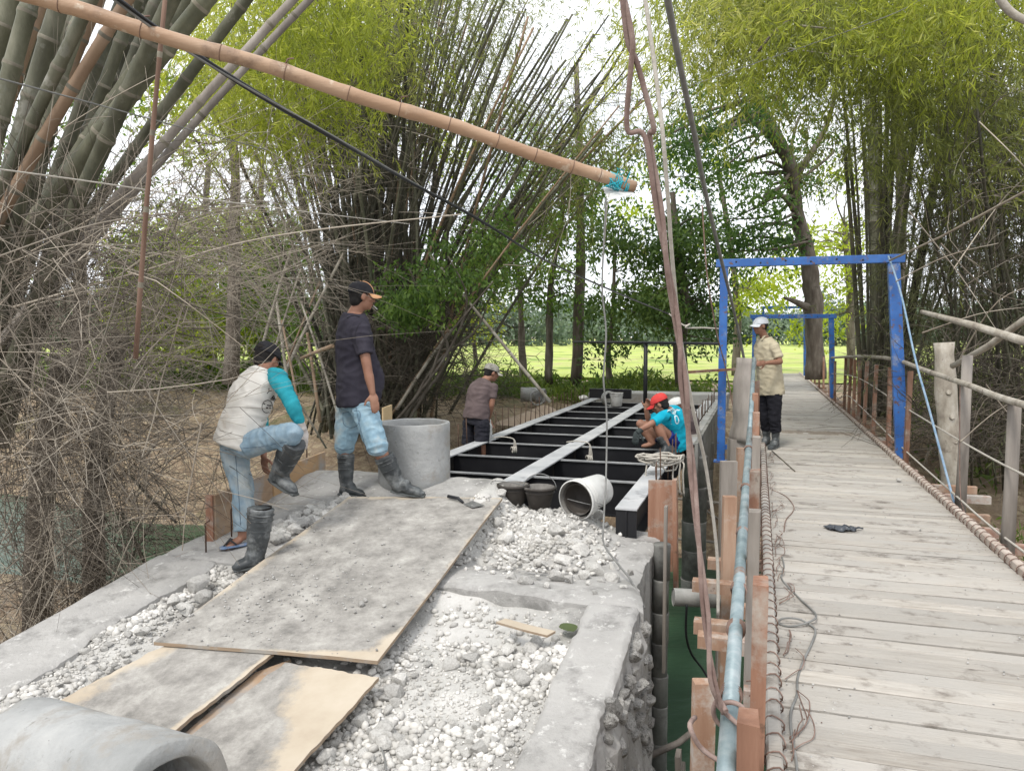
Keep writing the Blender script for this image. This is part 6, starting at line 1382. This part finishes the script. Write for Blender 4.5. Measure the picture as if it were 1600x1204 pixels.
sticks('dry_branches', segs, m_twigd, rcl)
cs = []
while len(cs) < 135:
    x, y = random.uniform(1110, 1650), random.betavariate(1.1, 1.7)*400-70
    if (x < 1290 and y > 110) or (1250 < x < 1360 and y > 170 and random.random() < .75): continue
    cs.append(P(x, y, random.uniform(9, 15)))
bamboo_fol('leaves', cs, 330, .5, m_lf_bambO, rcl, L_=.15, Wd=.016)
cs = [P(random.gauss(1200, 95), random.uniform(-90, 100), random.uniform(9, 13)) for _ in range(52)]+[P(random.gauss(1480, 100), random.uniform(-80, 40), random.uniform(8, 12)) for _ in range(40)]
bamboo_fol('sunlit_leaves', cs, 300, .4, m_lf_bambY, rcl, L_=.14, Wd=.015)
for pts, r in [([(1185, 80), (1215, 45), (1260, 15), (1310, -20)], .02), ([(1250, 40), (1360, 55), (1480, 95), (1600, 145)], .012), ([(1230, 75), (1330, 88), (1450, 88), (1570, 120)], .008)]:
    mb = MB(); mb.tube(catm([P(x, y, 9.5) for x, y in pts], 5), [r*(1-.5*i/15) for i in range(16)], 6); mb.build('arching_branch', m_barkp if r < .018 else m_bark, rcl, world=True)
# ---- far right thicket
random.seed(123)
th = empty('bamboo_thicket', P(1550, 620, 12.5), 'dense dull bamboo thicket with bare grey branches filling the right edge', 'bamboo'); tips = []
for k in range(60):
    Y = random.uniform(10.5, 14.5); x0 = random.uniform(1480, 1780); b_ = P(x0, 640, Y); b_.z = -.7; t_ = P(x0+random.uniform(-120, 90), random.uniform(20, 300), Y-random.uniform(0, 2)); r = random.choice([.02, .028, .035]); culm('culm', b_, t_, r, r*.5, random.choice([m_culmd, m_culm]), th, seg=6, internode=.55, sag=.06, rings=k % 3 == 0); tips.append((b_, t_))
segs = []; segd = []
for k in range(1700):
    b_, t_ = random.choice(tips); p = b_.lerp(t_, random.random()); a = random.gauss(1.57, 1.1); (segs if random.random() < .35 else segd).append((bent(p, V((math.cos(a), random.uniform(-.6, .4), math.sin(a))), random.uniform(.4, 1.5), .5), random.choice([.003, .005, .007]), .0015))
for k in range(900):
    px = random.uniform(1400, 1640); py = random.uniform(560, 720); Y = random.uniform(9, 13); a = random.uniform(0, 3.14); segd.append((bent(P(px, py, Y), V((math.cos(a), random.uniform(-.5, .3), math.sin(a)*.8)), random.uniform(.3, 1.2), .7), random.choice([.003, .006]), .002))
for pts in [[(1470, 380), (1540, 450), (1600, 470)], [(1420, 330), (1500, 430), (1560, 520)], [(1500, 560), (1560, 470), (1640, 440)], [(1440, 520), (1530, 490), (1600, 480)], [(1490, 420), (1560, 320), (1610, 270)], [(1540, 600), (1580, 650), (1640, 690)], [(1400, 440), (1480, 400), (1560, 380)], [(1530, 190), (1600, 260), (1660, 340)], [(1500, 690), (1560, 640), (1640, 600)]]:
    segs.append((catm([P(x, y, random.uniform(6.5, 8)) for x, y in pts], 5), .008, .003))
sticks('dry_branches', segs, m_twig, th); sticks('dark_dry_branches', segd, m_twigd, th)
cs = [P(random.uniform(1430, 1680), random.uniform(130, 560), random.uniform(11, 14.5)) for _ in range(130)]
bamboo_fol('leaves', cs, 300, .45, m_lf_bambD, th, L_=.14, Wd=.015)
mb = MB(); mb.tube(catm([P(1545, -30, 6), P(1575, 15, 6), P(1610, 35, 6), P(1680, 60, 6)], 5), .03, 8); mb.build('arching_branch', m_barkp, th, world=True)

# ---- broad-leaved trees
def tree(label, base, pts, r0, crown, mat, per, L_=.13, Wd=.06, spread=.45, branches=None, group=None, name='tree', bark=None, cat='tree', droop=.35):
    root = empty(name, base, label, cat, group); pts = catm(pts, 4); n = len(pts)
    mb = MB(); mb.tube(pts, [r0*(1-.62*(i/(n-1))) for i in range(n)], 10)
    mb.v = [tuple(V(p)+V((fnoise(p[0]*3, p[2], 3, 4), fnoise(p[1]*3, p[2], 3, 5), 0))*r0*.35) for p in mb.v]; mb.build('trunk', bark or m_bark, root, world=True)
    cr = [V(c) for c in crown]
    for b_ in (branches or []): mb = MB(); b2 = catm(b_, 4); mb.tube(b2, [r0*.42*(1-.75*i/(len(b2)-1)) for i in range(len(b2))], 7); mb.build('limb', bark or m_bark, root, world=True)
    mb = MB()
    for c in cr:
        if random.random() < .55:
            s = min(pts[n//3:], key=lambda q: (q-c).length); m_ = s.lerp(c, .5)+V((random.gauss(0, .2), random.gauss(0, .2), random.gauss(.1, .15))); b2 = catm([s, m_, c], 4); mb.tube(b2, [max(.006, r0*.22*(1-.85*i/(len(b2)-1))) for i in range(len(b2))], 5)
    mb.build('branches', bark or m_bark, root, world=True)['kind'] = 'stuff'
    fol('crown', cr, per, spread, L_, Wd, mat, droop, root); return root
random.seed(200)
def cloud(n, x0, x1, y0, y1, Y0, Y1, gap=0): return [P(random.uniform(x0, x1), random.uniform(y0, y1), random.uniform(Y0, Y1)) for _ in range(n)]
Yb = 21
tree('big dark trunked tree standing behind the footbridge gates', P(1275, 590, Yb), [P(1275, 592, Yb), P(1272, 500, Yb), P(1266, 430, Yb), P(1245, 330, Yb), P(1232, 250, Yb-.5), P(1200, 190, Yb-1), P(1170, 120, Yb-1)], .27,
     cloud(32, 1080, 1240, 130, 300, 18, 22)+cloud(22, 1120, 1230, 290, 420, 19, 22)+cloud(8, 1240, 1300, 150, 300, 20, 23)+cloud(9, 960, 1080, 190, 270, 18, 21), m_lf_dark2, 150, .15, .055, .34,
     branches=[[P(1235, 260, Yb), P(1180, 190, Yb-1), P(1130, 205, Yb-1), P(1090, 215, Yb-1), P(1040, 235, Yb-1)], [P(1252, 350, Yb), P(1235, 320, Yb-.5), P(1215, 300, Yb-1)], [P(1240, 280, Yb), P(1290, 200, Yb), P(1310, 120, Yb)], [P(1262, 480, Yb-.2), P(1240, 470, Yb-.5), P(1225, 465, Yb-.7)]], cat='tree')
T = [('slim straight trunked tree behind the far bank rings, left of the teal shirted man', 857, 600, [(857, 600), (858, 500), (862, 430), (878, 340), (885, 250)], 22, .12, [(20, 790, 950, 310, 430, 20, 24), (9, 810, 930, 420, 480, 21, 24)], m_lf_mid),
     ('dark leaved tree with three slim stems behind the red capped man', 950, 610, [(955, 612), (950, 560), (958, 480), (960, 380)], 20.5, .1, [(26, 930, 1050, 350, 500, 18.5, 21.5), (3, 930, 1000, 500, 570, 19, 21)], m_lf_dark),
     ('thick trunked dark tree just left of the nearest blue gate frame', 1065, 610, [(1068, 612), (1062, 540), (1070, 470), (1055, 380), (1050, 300)], 19.5, .2, [(30, 1010, 1115, 350, 500, 17.5, 20.5), (4, 1060, 1120, 490, 550, 18, 20)], m_lf_dark),
     ('leafy tree with forked trunk above the brown shirted man', 815, 600, [(818, 600), (815, 520), (812, 450), (800, 360)], 23, .13, [(22, 700, 830, 340, 470, 21, 25), (8, 760, 850, 300, 360, 21, 24)], m_lf_mid),
     ('young tree with yellow green leaves in the gap right of the clump', 745, 600, [(745, 600), (740, 520), (735, 430)], 27, .1, [(20, 680, 780, 400, 520, 25, 29)], m_lf_yel)]
for lab, bx, by, pts, Y, r, cl, m in T:
    cr = []
    for c in cl: cr += cloud(*c)
    tree(lab, P(bx, by, Y), [P(x, y, Y) for x, y in pts], r, cr, m, 150, .15, .065, .35)
tree('background tree with yellow green crown behind the big trunk', P(1330, 560, 30), [P(1330, 590, 30), P(1328, 450, 30), P(1320, 350, 30)], .2, cloud(20, 1215, 1345, 350, 520, 27, 32)+cloud(3, 1290, 1350, 250, 300, 28, 31), m_lf_yel, 130, .2, .09, .5)
tree('background tree with yellow green crown right of the centre', P(1150, 560, 30), [P(1150, 590, 30), P(1150, 450, 30), P(1120, 250, 30)], .2, cloud(9, 960, 1140, 230, 400, 26, 32)+cloud(12, 1120, 1230, 430, 510, 26, 31), m_lf_yel, 120, .2, .09, .55)
for lab, bx, x0, x1, y0, y1, m in [('leftmost background tree glimpsed through the bare branches', 230, 190, 300, 360, 560, m_lf_yel), ('background tree with a shaggy trunk between the two clumps', 325, 280, 390, 330, 540, m_lf_yel), ('slim background tree behind the bending man', 410, 370, 470, 350, 560, m_lf_mid)]:
    tree(lab, P(bx, 600, 24), [P(bx, 600, 24), P(bx+5, 500, 24), P(bx-5, 400, 24), P(bx, 250, 24)], .2, cloud(46, x0, x1, y0, y1, 20, 25), m, 170, .17, .085, .5)
# canopy trees high up behind the clumps
for lab, bx, x0, x1, y0, y1, Y, m, n in [('tall tree whose yellow green canopy fills the top left behind the clump', 360, 240, 560, -100, 250, 17, m_lf_yel, 26), ('tall olive tree whose canopy shows above the middle of the clump', 640, 480, 720, -80, 240, 20, m_lf_yel, 26), ('tall tree behind the tip of the tan pole', 900, 780, 960, 200, 330, 22, m_lf_mid, 22), ('tall background tree high above the blue gate', 1400, 1380, 1640, -60, 230, 20, m_lf_yel, 24), ('tall background tree hidden behind the left culms', 120, -60, 300, 100, 420, 18, m_lf_mid, 26)]:
    tree(lab, P(bx, 600, Y), [P(bx, 600, Y), P(bx+8, 350, Y), P(bx, 100, Y)], .18, cloud(n, x0, x1, y0, y1, Y-2, Y+3), m, 170, .16, .07, .55)
# bright shrub with leaning stems
shb = empty('leaning_shrub', P(640, 660, 12.6), 'leaning shrub with fresh bright green leaves right of the man in the black shirt', 'shrub')
for pts in [[(610, 668), (650, 620), (700, 550), (730, 470), (700, 400)], [(636, 660), (665, 610), (690, 540), (720, 500), (770, 440)], [(615, 665), (700, 560), (660, 470), (640, 420)], [(625, 668), (680, 570), (740, 520), (760, 480)]]:
    mb = MB(); b2 = catm([P(x, y, 12.6-.8*i*.3) for i, (x, y) in enumerate(pts)], 4); mb.tube(b2, [.032*(1-.7*i/(len(b2)-1)) for i in range(len(b2))], 7); mb.build('stem', m_bark, shb, world=True)
cs = cloud(30, 600, 690, 418, 500, 11.4, 13)+cloud(26, 670, 800, 375, 470, 11.8, 13.8)+cloud(12, 720, 820, 335, 400, 12, 14)+cloud(6, 600, 650, 480, 510, 11.6, 12.6)
fol('leaves', cs, 60, .15, .1, .042, m_lf_brt, .5, shb)
# ground cover
def cover(name, label, n, reg, hgt, mat, L_, Wd, seed):
    C = []; 
    for _ in range(n):
        u, v = random.uniform(*reg[0]), random.uniform(*reg[1]); k = .5+fnoise(u, v, .5, seed)*1.4
        if k < .15: continue
        p = W(u, v, hground(u, v)); C.append((p.x, p.y, p.z+random.random()**1.3*hgt*k))
    C = np.repeat(np.array(C), 5, 0); C = C+rng.normal(size=C.shape)*.07; m_ = len(C); D = rdir(m_)*.7+np.array([0, 0, .45]); me = leafmesh(name, C, D, rdir(m_), L_*rng.uniform(.5, 1.4, m_), Wd*rng.uniform(.5, 1.4, m_), mat)
    o = bpy.data.objects.new(name, me); link(o); return tag(o, label, 'undergrowth', kind='stuff')
cover('undergrowth', 'band of green weeds along the edge of the bright field', 8000, ((17.8, 22), (-22, -1.2)), .5, m_weed, .2, .05, 3)
cover('tall_weeds', 'sunlit tops of weeds against the bright field', 1500, ((21, 24), (-22, 0)), .62, m_lf_mid, .22, .05, 8)
cover('left_undergrowth', 'yellow green undergrowth between the two clumps on the left', 5500, ((17.5, 24), (-30, -12)), 1.1, m_lf_mid, .2, .06, 5)
cover('right_weeds', 'weeds under the bamboo right of the footbridge', 2600, ((13, 26), (2.6, 12)), .7, m_weed, .2, .04, 6)
cover('near_weeds', 'small patch of green weeds at the right edge below the rail', 500, ((7.5, 11.5), (3.0, 5)), .3, m_lf_mid, .16, .03, 7)
# dry straw on the banks
segs = []
for k in range(12000):
    u = random.uniform(9.4, 18.2); v = random.uniform(-18, -4.2) if random.random() < .72 else random.uniform(2.1, 8); z = hground(u, v)
    if z < -1.75: continue
    a = random.uniform(0, 6.28); L_ = random.uniform(.1, .55); p = W(u, v, z+random.uniform(.005, .06)); q = V((math.cos(a)*L_, math.sin(a)*L_, random.uniform(-.03, .09))); segs.append(([p, p+q*.5+V((0, 0, .02)), p+q], random.choice([.002, .003, .005]), .0015))
m_straw = M('dry_straw', [(.2, .15, .09), (.32, .25, .16), (.42, .35, .24)], scale=.8, bump=0, island=.4)
st_ = sticks('straw_litter', segs, m_straw, None); tag(st_, 'dry bamboo litter and straw scattered over the brown banks', 'litter')
# distant tree line beyond the field
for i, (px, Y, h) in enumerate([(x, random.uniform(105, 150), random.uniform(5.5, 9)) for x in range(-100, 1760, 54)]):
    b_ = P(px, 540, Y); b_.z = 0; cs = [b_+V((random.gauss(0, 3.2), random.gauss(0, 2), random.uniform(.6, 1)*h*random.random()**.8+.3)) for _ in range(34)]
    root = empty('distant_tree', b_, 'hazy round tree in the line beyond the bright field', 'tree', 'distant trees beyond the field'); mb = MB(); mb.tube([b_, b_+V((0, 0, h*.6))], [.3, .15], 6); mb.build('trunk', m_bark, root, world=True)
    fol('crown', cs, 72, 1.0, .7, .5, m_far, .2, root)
